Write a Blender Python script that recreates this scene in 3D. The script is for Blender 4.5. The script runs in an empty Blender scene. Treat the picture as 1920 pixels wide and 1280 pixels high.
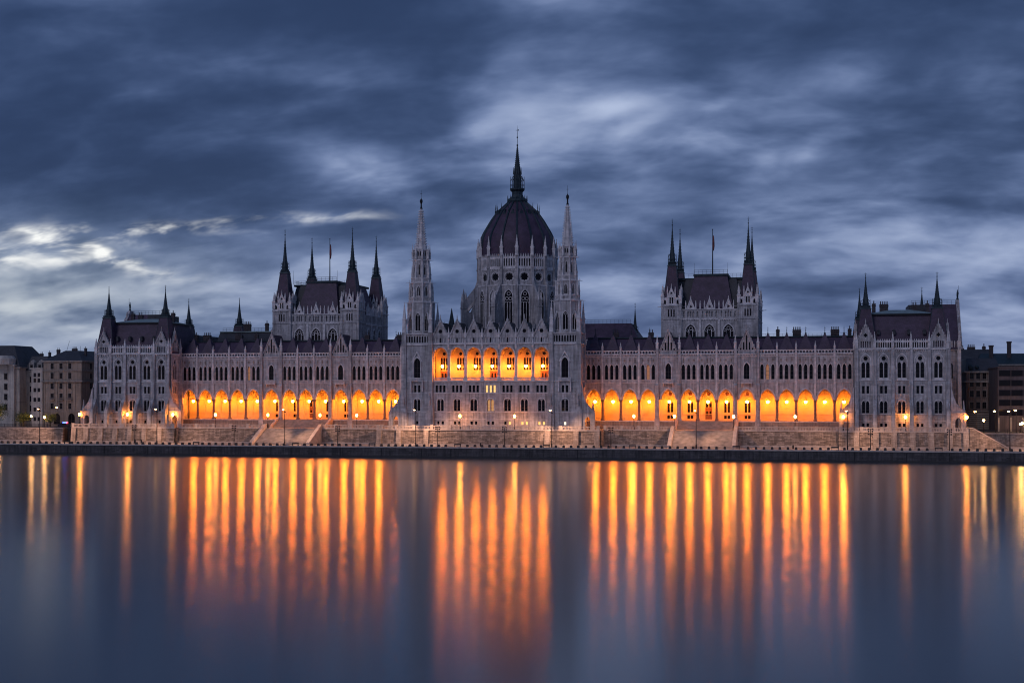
import bpy, math, random
from mathutils import Vector, Matrix
random.seed(7)
R = math.radians
scene = bpy.context.scene
COL = scene.collection

# ------------------------------------------------------------------ camera
TH = math.atan(571/2640.0); S, C = math.sin(TH), math.cos(TH)
cam_d = bpy.data.cameras.new('camera'); cam = bpy.data.objects.new('camera', cam_d); COL.objects.link(cam)
cam.location = (92.95, -413.19, 18.0)
cam.rotation_euler = (R(90), 0, TH)
cam_d.sensor_width = 36.0; cam_d.lens = 2640/1920*36
cam_d.shift_y = 98/1920.0
cam_d.clip_start = 1.0; cam_d.clip_end = 20000
scene.camera = cam

# ------------------------------------------------------------------ world: dusk sky under a broken cloud deck
SUN_EL, SUN_AZ = 38.0, 205.0      # the soft light of the western sky, behind the camera
w = bpy.data.worlds.new('World'); scene.world = w; w.use_nodes = True
nt = w.node_tree; nt.nodes.clear()
def N(tree, t, **kw):
    n = tree.nodes.new(t)
    for k, v in kw.items():
        if k == 'inp':
            for a, b in v.items(): n.inputs[a].default_value = b
        else: setattr(n, k, v)
    return n
def math_node(tree, op, a, b=None, c=None, clamp=False):
    n = tree.nodes.new('ShaderNodeMath'); n.operation = op; n.use_clamp = clamp
    for i, v in enumerate((a, b, c)):
        if v is None: continue
        if isinstance(v, (int, float)): n.inputs[i].default_value = v
        else: tree.links.new(v, n.inputs[i])
    return n.outputs[0]
def ramp(tree, fac, stops, interp='EASE'):
    n = tree.nodes.new('ShaderNodeValToRGB'); tree.links.new(fac, n.inputs[0])
    cr = n.color_ramp; cr.interpolation = interp
    while len(cr.elements) < len(stops): cr.elements.new(0.5)
    for e, (p, c) in zip(cr.elements, stops):
        e.position = p; e.color = (c, c, c, 1) if isinstance(c, (int, float)) else (*c, 1)
    return n.outputs[0]
def mixc(tree, fac, a, b, blend='MIX'):
    n = tree.nodes.new('ShaderNodeMix'); n.data_type = 'RGBA'; n.blend_type = blend
    for sock, v in ((n.inputs[0], fac), (n.inputs[6], a), (n.inputs[7], b)):
        if isinstance(v, (int, float)): sock.default_value = v
        elif isinstance(v, tuple): sock.default_value = (*v, 1)
        else: tree.links.new(v, sock)
    return n.outputs[2]
tc = N(nt, 'ShaderNodeTexCoord')
sep = N(nt, 'ShaderNodeSeparateXYZ'); nt.links.new(tc.outputs['Generated'], sep.inputs[0])
zz = math_node(nt, 'MAXIMUM', sep.outputs[2], 0.0)
den = math_node(nt, 'ADD', zz, 0.36)
u = math_node(nt, 'DIVIDE', sep.outputs[0], den); v = math_node(nt, 'DIVIDE', sep.outputs[1], den)
comb = N(nt, 'ShaderNodeCombineXYZ'); nt.links.new(u, comb.inputs[0]); nt.links.new(v, comb.inputs[1])
def cloud(scale, rot, sx, sy, off, detail, rough, dist):
    mp = N(nt, 'ShaderNodeMapping'); nt.links.new(comb.outputs[0], mp.inputs[0])
    mp.inputs['Rotation'].default_value = (0, 0, R(rot)); mp.inputs['Scale'].default_value = (sx, sy, 1); mp.inputs['Location'].default_value = off
    n = N(nt, 'ShaderNodeTexNoise'); nt.links.new(mp.outputs[0], n.inputs['Vector'])
    n.inputs['Scale'].default_value = scale; n.inputs['Detail'].default_value = detail
    n.inputs['Roughness'].default_value = rough; n.inputs['Distortion'].default_value = dist
    return n.outputs[0]
big = cloud(2.2, 14, 0.7, 0.95, (3.1, 1.7, 0.0), 4, 0.50, 0.25)
mid = cloud(6.0, -14, 0.72, 1.0, (0.3, 5.2, 1.0), 4, 0.50, 0.22)
fine = cloud(15.0, -16, 0.60, 1.0, (7.3, 2.2, 2.0), 4, 0.55, 0.25)
fw = N(nt, 'ShaderNodeVectorMath', operation='DOT_PRODUCT'); nt.links.new(tc.outputs['Generated'], fw.inputs[0]); fw.inputs[1].default_value = (-S, C, 0)
rt = N(nt, 'ShaderNodeVectorMath', operation='DOT_PRODUCT'); nt.links.new(tc.outputs['Generated'], rt.inputs[0]); rt.inputs[1].default_value = (C, S, 0)
east = math_node(nt, 'MAXIMUM', fw.outputs['Value'], 0.05)
AZ = math_node(nt, 'DIVIDE', rt.outputs['Value'], east); EL = math_node(nt, 'DIVIDE', sep.outputs[2], east)
wob = math_node(nt, 'MULTIPLY', math_node(nt, 'SUBTRACT', mid, 0.5), 0.10)
def bank(px, py, wx, wy, tilt=0.0):                     # one bank or break of the cloud deck in the eastern sky
    a0 = (px-960)/2640.0; e0 = (738-py)/2640.0
    da = math_node(nt, 'ADD', math_node(nt, 'SUBTRACT', AZ, a0), wob); de = math_node(nt, 'ADD', math_node(nt, 'SUBTRACT', EL, e0), math_node(nt, 'MULTIPLY', wob, 0.5))
    ct, st_ = math.cos(R(tilt)), math.sin(R(tilt))
    p = math_node(nt, 'ADD', math_node(nt, 'MULTIPLY', da, ct*2640.0/wx), math_node(nt, 'MULTIPLY', de, st_*2640.0/wx))
    q = math_node(nt, 'ADD', math_node(nt, 'MULTIPLY', de, ct*2640.0/wy), math_node(nt, 'MULTIPLY', da, -st_*2640.0/wy))
    d2 = math_node(nt, 'ADD', math_node(nt, 'MULTIPLY', p, p), math_node(nt, 'MULTIPLY', q, q))
    return math_node(nt, 'POWER', 2.718, math_node(nt, 'MULTIPLY', d2, -1.0))
cov = math_node(nt, 'SUBTRACT', math_node(nt, 'ADD', math_node(nt, 'MULTIPLY', big, 0.55), math_node(nt, 'MULTIPLY', mid, 0.60)), 0.085)
cov = math_node(nt, 'ADD', cov, math_node(nt, 'MULTIPLY', math_node(nt, 'SUBTRACT', fine, 0.5), 0.20))
low = math_node(nt, 'MULTIPLY', math_node(nt, 'SUBTRACT', 0.185, zz), 0.85)      # the deck thins towards the horizon
cov = math_node(nt, 'ADD', cov, math_node(nt, 'MAXIMUM', low, -0.03))
for px, py, wx, wy, tilt, amt in ((1060, 235, 230, 75, 6, 0.125), (1500, 190, 420, 70, 14, 0.045), (1560, 372, 260, 26, 2, 0.10), (1430, 315, 260, 40, 4, -0.08), (280, 330, 420, 95, -4, -0.12), (700, 190, 420, 60, 4, -0.07),
                                  (960, 30, 1300, 70, 0, -0.07), (620, 300, 220, 40, 8, 0.03), (120, 455, 330, 50, -6, 0.10), (590, 412, 110, 16, 0, 0.12), (80, 605, 170, 30, -10, -0.07), (250, 545, 380, 60, 0, 0.015), (1560, 520, 520, 120, 0, 0.02), (885, 250, 90, 26, 25, 0.09), (1162, 198, 52, 26, 10, 0.13), (1180, 245, 48, 16, 25, 0.09), (1330, 205, 70, 14, 25, 0.06), (1000, 190, 60, 16, 5, 0.05), (850, 330, 130, 30, 5, 0.04)):
    cov = math_node(nt, 'ADD', cov, math_node(nt, 'MULTIPLY', bank(px, py, wx, wy, tilt), amt))
cov = math_node(nt, 'ADD', math_node(nt, 'MULTIPLY', math_node(nt, 'SUBTRACT', cov, 0.5), 1.22), 0.485)
ccol = N(nt, 'ShaderNodeValToRGB'); nt.links.new(cov, ccol.inputs[0]); cr = ccol.color_ramp; cr.interpolation = 'B_SPLINE'
stops = [(0.28, (0.022, 0.043, 0.112)), (0.42, (0.038, 0.069, 0.165)), (0.54, (0.090, 0.138, 0.282)), (0.66, (0.195, 0.262, 0.455)), (0.84, (0.46, 0.54, 0.74))]
while len(cr.elements) < len(stops): cr.elements.new(0.5)
for e, (p, c) in zip(cr.elements, stops): e.position = p; e.color = (*c, 1)
gap = ramp(nt, fine, [(0.44, 0.0), (0.66, 1.0)])
brk = bank(40, 432, 190, 15, -3)
for px, py, wx, wy, tl_, am_ in ((190, 487, 120, 12, -12, 1.0), (20, 475, 110, 12, -8, 0.9), (330, 424, 130, 9, 4, 0.7), (605, 412, 80, 10, 0, 0.6), (110, 455, 90, 9, -14, 0.8)):
    brk = math_node(nt, 'ADD', brk, math_node(nt, 'MULTIPLY', bank(px, py, wx, wy, tl_), am_))
gap = math_node(nt, 'MULTIPLY', gap, brk, clamp=True)
grey = math_node(nt, 'MULTIPLY', bank(40, 540, 420, 130, 0), 0.75)              # paler, greyer air low over the town
cg = mixc(nt, 1.0, ccol.outputs[0], (1.30, 1.18, 0.86), 'MULTIPLY')
cl = mixc(nt, grey, ccol.outputs[0], cg)
cl = mixc(nt, gap, cl, (0.95, 0.96, 0.95))
sky = N(nt, 'ShaderNodeTexSky', sky_type='NISHITA', sun_disc=False, sun_elevation=R(3), sun_rotation=R(SUN_AZ))
skyd = N(nt, 'ShaderNodeVectorMath', operation='SCALE'); nt.links.new(sky.outputs[0], skyd.inputs[0]); skyd.inputs['Scale'].default_value = 0.004
add = mixc(nt, 1.0, cl, skyd.outputs[0], 'ADD')
bg = N(nt, 'ShaderNodeBackground'); nt.links.new(add, bg.inputs[0]); bg.inputs[1].default_value = 1.0
wo = N(nt, 'ShaderNodeOutputWorld'); nt.links.new(bg.outputs[0], wo.inputs[0])

sun_d = bpy.data.lights.new('sun', 'SUN'); sun = bpy.data.objects.new('sun', sun_d); COL.objects.link(sun)
sun_d.energy = 0.47; sun_d.angle = R(14); sun_d.color = (0.88, 0.83, 1.0)
sun.rotation_euler = (R(90-SUN_EL), 0, R(-20)); sun.location = (0, -200, 200)

scene.view_settings.view_transform = 'Standard'; scene.view_settings.look = 'None'
scene.view_settings.exposure = 0.0; scene.view_settings.gamma = 1.0; scene.view_settings.use_curve_mapping = False
scene.cycles.use_denoising = True; scene.cycles.filter_width = 1.1
scene.cycles.max_bounces = 5; scene.cycles.diffuse_bounces = 3; scene.cycles.glossy_bounces = 3
scene.cycles.sample_clamp_indirect = 6.0

# ------------------------------------------------------------------ materials
def new_mat(name):
    m = bpy.data.materials.new(name); m.use_nodes = True
    t = m.node_tree; b = t.nodes['Principled BSDF']
    return m, t, b
def plain(name, col, rough=0.6, metal=0.0, var=0.15, scale=1.5):
    m, t, b = new_mat(name)
    g = N(t, 'ShaderNodeNewGeometry')
    n = N(t, 'ShaderNodeTexNoise', inp={'Scale': scale, 'Detail': 5.0}); t.links.new(g.outputs['Position'], n.inputs['Vector'])
    f = ramp(t, n.outputs[0], [(0.3, 1-var), (0.7, 1+var)], 'LINEAR')
    c = mixc(t, 1.0, col, f, 'MULTIPLY'); t.links.new(c, b.inputs['Base Color'])
    b.inputs['Roughness'].default_value = rough; b.inputs['Metallic'].default_value = metal
    return m
def emit(name, col, strength):
    m, t, b = new_mat(name)
    b.inputs['Base Color'].default_value = (*col, 1)
    b.inputs['Emission Color'].default_value = (*col, 1); b.inputs['Emission Strength'].default_value = strength
    return m
def masonry(name, c1, c2, cm, bw, bh, var=0.35, bump=0.35, mortar=0.02, grime=0.35, rough=0.9):
    m, t, b = new_mat(name)
    g = N(t, 'ShaderNodeNewGeometry'); sp = N(t, 'ShaderNodeSeparateXYZ'); t.links.new(g.outputs['Position'], sp.inputs[0])
    xy = math_node(t, 'ADD', sp.outputs[0], sp.outputs[1])
    cb = N(t, 'ShaderNodeCombineXYZ'); t.links.new(xy, cb.inputs[0]); t.links.new(sp.outputs[2], cb.inputs[1])
    br = N(t, 'ShaderNodeTexBrick', offset=0.5, inp={'Scale': 1.0, 'Mortar Size': mortar, 'Mortar Smooth': 0.4, 'Bias': 0.0, 'Brick Width': bw, 'Row Height': bh})
    br.inputs['Color1'].default_value = (*c1, 1); br.inputs['Color2'].default_value = (*c2, 1); br.inputs['Mortar'].default_value = (*cm, 1)
    t.links.new(cb.outputs[0], br.inputs['Vector'])
    n = N(t, 'ShaderNodeTexNoise', inp={'Scale': 0.45, 'Detail': 7.0, 'Roughness': 0.65}); t.links.new(g.outputs['Position'], n.inputs['Vector'])
    f = ramp(t, n.outputs[0], [(0.28, 1-var), (0.72, 1+var*0.7)], 'LINEAR')
    mp = N(t, 'ShaderNodeMapping'); mp.inputs['Scale'].default_value = (1.3, 1.3, 0.10); t.links.new(g.outputs['Position'], mp.inputs[0])
    st = N(t, 'ShaderNodeTexNoise', inp={'Scale': 1.2, 'Detail': 6.0, 'Roughness': 0.6}); t.links.new(mp.outputs[0], st.inputs['Vector'])
    f2 = ramp(t, st.outputs[0], [(0.35, 1-grime), (0.58, 1.0)], 'LINEAR')
    c = mixc(t, 1.0, br.outputs[0], f, 'MULTIPLY'); c = mixc(t, 1.0, c, f2, 'MULTIPLY')
    t.links.new(c, b.inputs['Base Color']); b.inputs['Roughness'].default_value = rough
    bp = N(t, 'ShaderNodeBump', inp={'Strength': bump, 'Distance': 0.08}); bp.invert = True
    h = math_node(t, 'ADD', br.outputs['Fac'], math_node(t, 'MULTIPLY', n.outputs[0], -0.8))
    t.links.new(h, bp.inputs['Height']); t.links.new(bp.outputs[0], b.inputs['Normal'])
    return m
M = {}
M['stone'] = masonry('white_limestone', (0.575, 0.55, 0.565), (0.44, 0.42, 0.435), (0.32, 0.30, 0.31), 1.3, 0.55, var=0.30, bump=0.3, mortar=0.014, grime=0.50)
M['carved'] = plain('carved_limestone', (0.61, 0.58, 0.59), 0.9, var=0.30, scale=0.9)
M['plaster'] = plain('ochre_plaster', (0.45, 0.38, 0.22), 0.9, var=0.10, scale=0.5)
M['plinth'] = masonry('plinth_stone', (0.36, 0.30, 0.27), (0.28, 0.23, 0.21), (0.2, 0.17, 0.15), 1.6, 0.5, var=0.25, bump=0.4)
M['rubble'] = masonry('embankment_ashlar', (0.46, 0.375, 0.32), (0.21, 0.17, 0.145), (0.15, 0.12, 0.10), 1.15, 0.42, var=0.40, bump=0.8, mortar=0.03, grime=0.35)
M['ashlar'] = masonry('pier_ashlar', (0.50, 0.42, 0.36), (0.38, 0.31, 0.27), (0.24, 0.2, 0.17), 1.5, 0.6, var=0.3, bump=0.5, mortar=0.03)
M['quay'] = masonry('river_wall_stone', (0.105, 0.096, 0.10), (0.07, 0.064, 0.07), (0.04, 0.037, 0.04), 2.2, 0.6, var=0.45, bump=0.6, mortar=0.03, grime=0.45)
M['coping'] = plain('coping_stone', (0.44, 0.38, 0.35), 0.85, var=0.22, scale=0.8)
M['paving'] = plain('stone_paving', (0.30, 0.27, 0.25), 0.85, var=0.2, scale=0.4)
M['asphalt'] = plain('asphalt', (0.055, 0.053, 0.055), 0.8, var=0.25, scale=0.3)
M['step'] = plain('step_stone', (0.30, 0.26, 0.24), 0.85, var=0.30, scale=0.7)
M['copper'] = plain('patinated_copper', (0.018, 0.036, 0.048), 0.55, 0.25, var=0.35, scale=1.5)
M['copper_pale'] = plain('pale_copper_sheet', (0.20, 0.27, 0.27), 0.55, 0.1, var=0.25, scale=0.5)
M['iron'] = plain('cast_iron', (0.018, 0.018, 0.022), 0.5, 0.5)
M['darkstone'] = plain('dark_granite', (0.03, 0.028, 0.03), 0.7)
M['gold'] = plain('gilded_metal', (0.30, 0.22, 0.10), 0.4, 0.7)
M['wood'] = plain('oak_door', (0.17, 0.075, 0.03), 0.5, var=0.3)
M['brickchim'] = plain('sooty_chimney_brick', (0.06, 0.05, 0.055), 0.9, var=0.3)
M['frame'] = plain('dark_window_frame', (0.035, 0.03, 0.035), 0.5)
M['leaf'] = plain('tree_leaves', (0.06, 0.085, 0.025), 0.7, var=0.5, scale=2)
M['bark'] = plain('tree_bark', (0.05, 0.04, 0.03), 0.9)
M['flag'] = plain('flag_cloth', (0.16, 0.05, 0.05), 0.9, var=0.5, scale=0.8)
M['carpaint'] = plain('dark_car_paint', (0.03, 0.035, 0.06), 0.25, 0.3)
M['rubber'] = plain('tyre_rubber', (0.012, 0.012, 0.012), 0.8)
def slate(name, c, line=0.55):
    m, t, b = new_mat(name)
    g = N(t, 'ShaderNodeNewGeometry'); sp = N(t, 'ShaderNodeSeparateXYZ'); t.links.new(g.outputs['Position'], sp.inputs[0])
    xy = math_node(t, 'ADD', sp.outputs[0], sp.outputs[1]); cb = N(t, 'ShaderNodeCombineXYZ')
    t.links.new(xy, cb.inputs[0]); t.links.new(sp.outputs[2], cb.inputs[1])
    br = N(t, 'ShaderNodeTexBrick', offset=0.5, inp={'Scale': 1.0, 'Mortar Size': 0.02, 'Brick Width': 0.5, 'Row Height': 0.35})
    br.inputs['Color1'].default_value = (*c, 1); br.inputs['Color2'].default_value = (*[x*0.72 for x in c], 1); br.inputs['Mortar'].default_value = (*[x*0.5 for x in c], 1)
    t.links.new(cb.outputs[0], br.inputs['Vector'])
    n = N(t, 'ShaderNodeTexNoise', inp={'Scale': 0.5, 'Detail': 6.0}); t.links.new(g.outputs['Position'], n.inputs['Vector'])
    f = ramp(t, n.outputs[0], [(0.3, 0.7), (0.7, 1.25)], 'LINEAR')
    cc = mixc(t, 1.0, br.outputs[0], f, 'MULTIPLY'); t.links.new(cc, b.inputs['Base Color'])
    b.inputs['Roughness'].default_value = 0.6
    bp = N(t, 'ShaderNodeBump', inp={'Strength': 0.3, 'Distance': 0.04}); bp.invert = True
    t.links.new(br.outputs['Fac'], bp.inputs['Height']); t.links.new(bp.outputs[0], b.inputs['Normal'])
    return m
M['slate'] = slate('purple_brown_slate', (0.078, 0.047, 0.086))
M['slate_dark'] = slate('grey_blue_slate', (0.045, 0.048, 0.06))
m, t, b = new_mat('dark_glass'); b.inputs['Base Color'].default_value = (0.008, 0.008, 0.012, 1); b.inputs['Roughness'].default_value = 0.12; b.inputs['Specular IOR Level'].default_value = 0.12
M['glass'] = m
M['litglass'] = emit('lit_window_glass', (1.0, 0.62, 0.20), 1.0)
M['litwhite'] = emit('white_lit_window_glass', (1.0, 0.84, 0.60), 1.4)
M['litdim'] = emit('dim_lit_window_glass', (1.0, 0.50, 0.18), 0.35)
M['litfaint'] = emit('faintly_lit_window_glass', (1.0, 0.50, 0.22), 0.045)
M['globe'] = emit('glowing_lamp_glass', (1.0, 0.22, 0.015), 320.0)
M['globe_t'] = emit('glowing_street_globe', (1.0, 0.30, 0.04), 125.0)
M['globe_w'] = emit('glowing_road_lamp', (1.0, 0.52, 0.20), 26.0)
M['globe_f'] = emit('glowing_far_lamp', (1.0, 0.48, 0.15), 130.0)
M['blue'] = emit('blue_flash_light', (0.05, 0.10, 1.0), 14.0)
M['red'] = emit('red_flash_light', (1.0, 0.05, 0.04), 10.0)
for k, c in (('b_grey', (0.48, 0.45, 0.41)), ('b_tan', (0.36, 0.305, 0.26)), ('b_pale', (0.60, 0.56, 0.51)), ('b_brown', (0.25, 0.195, 0.18)), ('b_dark', (0.12, 0.105, 0.12)), ('b_trim', (0.36, 0.33, 0.31))):
    M[k] = masonry('facade_'+k, c, tuple(x*0.9 for x in c), tuple(x*0.75 for x in c), 1.2, 0.5, var=0.2, bump=0.15, mortar=0.01)
# river: smooth, long swell lying along the banks, so the mirrored light is drawn out towards the viewer
m, t, b = new_mat('river_water'); M['water'] = m
t.nodes.remove(b)
dif = N(t, 'ShaderNodeBsdfDiffuse'); dif.inputs['Color'].default_value = (0.095, 0.110, 0.118, 1)
gls = N(t, 'ShaderNodeBsdfAnisotropic', distribution='BECKMANN'); gls.inputs['Color'].default_value = (1, 1, 1, 1); gls.inputs['Anisotropy'].default_value = 0.16
gp_ = N(t, 'ShaderNodeNewGeometry'); sp_ = N(t, 'ShaderNodeSeparateXYZ'); t.links.new(gp_.outputs['Position'], sp_.inputs[0])
rgh = N(t, 'ShaderNodeMapRange', interpolation_type='SMOOTHSTEP'); t.links.new(sp_.outputs[1], rgh.inputs[0])      # choppier backwash along the quay, calmer midstream
for i_, v_ in ((1, -150.0), (2, -40.0), (3, 0.178), (4, 0.265)): rgh.inputs[i_].default_value = v_
t.links.new(rgh.outputs[0], gls.inputs['Roughness'])
cbt = N(t, 'ShaderNodeCombineXYZ', inp={0: 1.0, 1: 0.10, 2: 0.0}); t.links.new(cbt.outputs[0], gls.inputs['Tangent'])
fr = N(t, 'ShaderNodeFresnel', inp={'IOR': 1.42}); mx = N(t, 'ShaderNodeMixShader'); t.links.new(fr.outputs[0], mx.inputs[0]); t.links.new(dif.outputs[0], mx.inputs[1]); t.links.new(gls.outputs[0], mx.inputs[2])
t.links.new(mx.outputs[0], t.nodes['Material Output'].inputs['Surface'])
g = N(t, 'ShaderNodeNewGeometry'); mp = N(t, 'ShaderNodeMapping'); mp.inputs['Scale'].default_value = (0.05, 1.0, 1.0); t.links.new(g.outputs['Position'], mp.inputs[0])
n = N(t, 'ShaderNodeTexNoise', inp={'Scale': 1.0, 'Detail': 3.0, 'Roughness': 0.6}); t.links.new(mp.outputs[0], n.inputs['Vector'])
bp = N(t, 'ShaderNodeBump', inp={'Strength': 0.03, 'Distance': 0.10}); t.links.new(n.outputs[0], bp.inputs['Height']); t.links.new(bp.outputs[0], gls.inputs['Normal'])

# ------------------------------------------------------------------ mesh helpers
class G:
    """collects faces; mir flips X so that the south and north halves share one description; m places the faces"""
    def __init__(s, m=None, mir=False): s.v = []; s.f = []; s.m = m; s.mir = mir
    def add(s, vs, fs):
        b0 = len(s.v)
        for p in vs:
            p = Vector(p)
            if s.m is not None: p = s.m @ p
            if s.mir: p.x = -p.x
            s.v.append(tuple(p))
        for f in fs:
            f = [i+b0 for i in f]
            s.f.append(f[::-1] if s.mir else f)
    def box(s, x0, x1, y0, y1, z0, z1):
        s.add([(x0,y0,z0),(x1,y0,z0),(x1,y1,z0),(x0,y1,z0),(x0,y0,z1),(x1,y0,z1),(x1,y1,z1),(x0,y1,z1)],
              [(0,3,2,1),(4,5,6,7),(0,1,5,4),(1,2,6,5),(2,3,7,6),(3,0,4,7)])
    def prism(s, poly, y0, y1):                 # poly in XZ, drawn counter-clockwise seen from -Y
        n = len(poly)
        s.add([(x,y0,z) for x,z in poly]+[(x,y1,z) for x,z in poly],
              [tuple(range(n)), tuple(range(2*n-1,n-1,-1))]+[(i,i+n,(i+1)%n+n,(i+1)%n) for i in range(n)])
    def prism_x(s, poly, x0, x1):               # poly in YZ
        n = len(poly)
        s.add([(x0,y,z) for y,z in poly]+[(x1,y,z) for y,z in poly],
              [tuple(range(n-1,-1,-1)), tuple(range(n,2*n))]+[((i+1)%n,(i+1)%n+n,i+n,i) for i in range(n)])
    def frust(s, cx, cy, z0, z1, a0, a1, b0=None, b1=None):   # square or rectangular frustum (half widths)
        b0 = a0 if b0 is None else b0; b1 = a1 if b1 is None else b1
        s.add([(cx-a0,cy-b0,z0),(cx+a0,cy-b0,z0),(cx+a0,cy+b0,z0),(cx-a0,cy+b0,z0),(cx-a1,cy-b1,z1),(cx+a1,cy-b1,z1),(cx+a1,cy+b1,z1),(cx-a1,cy+b1,z1)],
              [(0,3,2,1),(4,5,6,7),(0,1,5,4),(1,2,6,5),(2,3,7,6),(3,0,4,7)])
    def hip(s, x0, x1, y0, y1, z0, X0, X1, Y0, Y1, z1):       # roof from one rectangle to another
        s.add([(x0,y0,z0),(x1,y0,z0),(x1,y1,z0),(x0,y1,z0),(X0,Y0,z1),(X1,Y0,z1),(X1,Y1,z1),(X0,Y1,z1)],
              [(0,3,2,1),(4,5,6,7),(0,1,5,4),(1,2,6,5),(2,3,7,6),(3,0,4,7)])
    def lathe(s, cx, cy, prof, n=12, rot=0.0, cap=True):
        vs = []; fs = []
        for r, z in prof:
            for k in range(n):
                a = rot+2*math.pi*k/n; vs.append((cx+r*math.cos(a), cy+r*math.sin(a), z))
        for i in range(len(prof)-1):
            for k in range(n):
                k2 = (k+1) % n; fs.append((i*n+k, i*n+k2, (i+1)*n+k2, (i+1)*n+k))
        if cap: fs.append(tuple(range(n-1,-1,-1))); q = (len(prof)-1)*n; fs.append(tuple(range(q,q+n)))
        s.add(vs, fs)
    def tube(s, p, q, r, n=6, r2=None):
        p = Vector(p); q = Vector(q); r2 = r if r2 is None else r2
        d = (q-p).normalized(); a = d.orthogonal().normalized(); b = d.cross(a)
        vs = [p+(a*math.cos(2*math.pi*k/n)+b*math.sin(2*math.pi*k/n))*r for k in range(n)]+[q+(a*math.cos(2*math.pi*k/n)+b*math.sin(2*math.pi*k/n))*r2 for k in range(n)]
        s.add(vs, [(k,(k+1)%n,(k+1)%n+n,k+n) for k in range(n)]+[tuple(range(n-1,-1,-1)), tuple(range(n,2*n))])
    def ball(s, cx, cy, cz, r, n=8, k=5, sz=1.0):
        s.lathe(cx, cy, [(max(0.02*r, r*math.sin(math.pi*i/k)), cz-r*sz*math.cos(math.pi*i/k)) for i in range(k+1)], n)
    def arch_wall(s, x0, x1, z0, z1, y0, y1, ops, seg=5):
        cur = x0
        for xc, w_, zb, zs, rise in ops:
            xl, xr = xc-w_/2, xc+w_/2
            if xl > cur+1e-4: s.box(cur, xl, y0, y1, z0, z1)
            if zb > z0+1e-4: s.box(xl, xr, y0, y1, z0, zb)
            a = arch(xc, w_, zs, rise, seg)
            # above the arch: strips, so that no face is concave
            for i in range(len(a)-1):
                s.prism([a[i], a[i+1], (a[i+1][0], z1), (a[i][0], z1)], y0, y1)
            cur = xr
        if x1 > cur+1e-4: s.box(cur, x1, y0, y1, z0, z1)
    def arch_ring(s, xc, w_, zs, rise, t, y0, y1, seg=6, leg=0.0):
        a = arch(xc, w_, zs, rise, seg); o = arch(xc, w_+2*t, zs, rise+t*1.15, seg)
        for i in range(len(a)-1): s.prism([a[i], a[i+1], o[i+1], o[i]], y0, y1)
        if leg > 0:
            s.box(xc-w_/2-t, xc-w_/2, y0, y1, zs-leg, zs); s.box(xc+w_/2, xc+w_/2+t, y0, y1, zs-leg, zs)
    def holed(s, outer, cx, cz, r, y0, y1, lobes=0, amp=0.0):   # flat plate with one round (or lobed) hole
        n = len(outer); inn = []
        for x, z in outer:
            a = math.atan2(z-cz, x-cx); rr = r*(1+amp*math.cos(lobes*a)); inn.append((cx+rr*math.cos(a), cz+rr*math.sin(a)))
        for i in range(n):
            j = (i+1) % n; s.prism([inn[i], outer[i], outer[j], inn[j]], y0, y1)
    def ring(s, cx, cz, r0, r1, y0, y1, n=12):
        P = [(math.cos(2*math.pi*k/n), math.sin(2*math.pi*k/n)) for k in range(n)]
        for k in range(n):
            a, b_ = P[k], P[(k+1) % n]
            s.prism([(cx+r0*a[0],cz+r0*a[1]),(cx+r1*a[0],cz+r1*a[1]),(cx+r1*b_[0],cz+r1*b_[1]),(cx+r0*b_[0],cz+r0*b_[1])], y0, y1)
def arch(xc, w_, zs, rise, seg=5):
    h = w_/2
    if rise < 0.02: return [(xc-h, zs), (xc+h, zs)]
    if rise <= h:
        return [(xc-h*math.cos(math.pi*i/(2*seg)), zs+rise*math.sin(math.pi*i/(2*seg))) for i in range(2*seg+1)]
    Rr = (rise*rise+h*h)/(2*h); a1 = math.asin(rise/Rr)
    L = [(xc-h+Rr-Rr*math.cos(a1*i/seg), zs+Rr*math.sin(a1*i/seg)) for i in range(seg+1)]
    return L+[(2*xc-x, z) for x, z in L[-2::-1]]
def dense(poly, k=4):
    out = []
    for i, p in enumerate(poly):
        q = poly[(i+1) % len(poly)]
        for j in range(k): out.append((p[0]+(q[0]-p[0])*j/k, p[1]+(q[1]-p[1])*j/k))
    return out
WL = {}
def mesh_of(name, g, mat, smooth=False):
    me = bpy.data.meshes.new(name); me.from_pydata(g.v, [], g.f); me.update()
    me.materials.append(M[mat] if isinstance(mat, str) else mat)
    if smooth:
        for p in me.polygons: p.use_smooth = True
    return me
def inst(name, me, parent=None, loc=(0,0,0), rz=0.0, scale=None):
    o = bpy.data.objects.new(name, me); COL.objects.link(o)
    loc = Vector(loc); WL[o] = loc
    if parent is not None: o.parent = parent; o.location = loc-WL[parent]
    else: o.location = loc
    if rz: o.rotation_euler = (0, 0, rz)
    if scale is not None: o.scale = scale if not isinstance(scale, (int, float)) else (scale,)*3
    return o
def part(name, g, mat, parent=None, smooth=False, label=None):
    o = inst(name, mesh_of(name, g, mat, smooth), parent)
    if label: o['label'] = label
    return o
def empty(name, loc, label, cat, group=None):
    o = inst(name, None, None, loc); tag(o, label, cat, group); return o
def tag(o, label, cat, group=None):
    o['label'] = label; o['category'] = cat
    if group: o['group'] = group
    return o
def struct(o, kind='structure', label=None):
    o['kind'] = kind
    if label: o['label'] = label
    return o
ORD = ['first','second','third','fourth','fifth','sixth','seventh','eighth','ninth','tenth','eleventh','twelfth','thirteenth','fourteenth','fifteenth','sixteenth','seventeenth','eighteenth','nineteenth','twentieth']

QUAY, TER, FLOOR = 2.95, 7.6, 10.1
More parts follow.
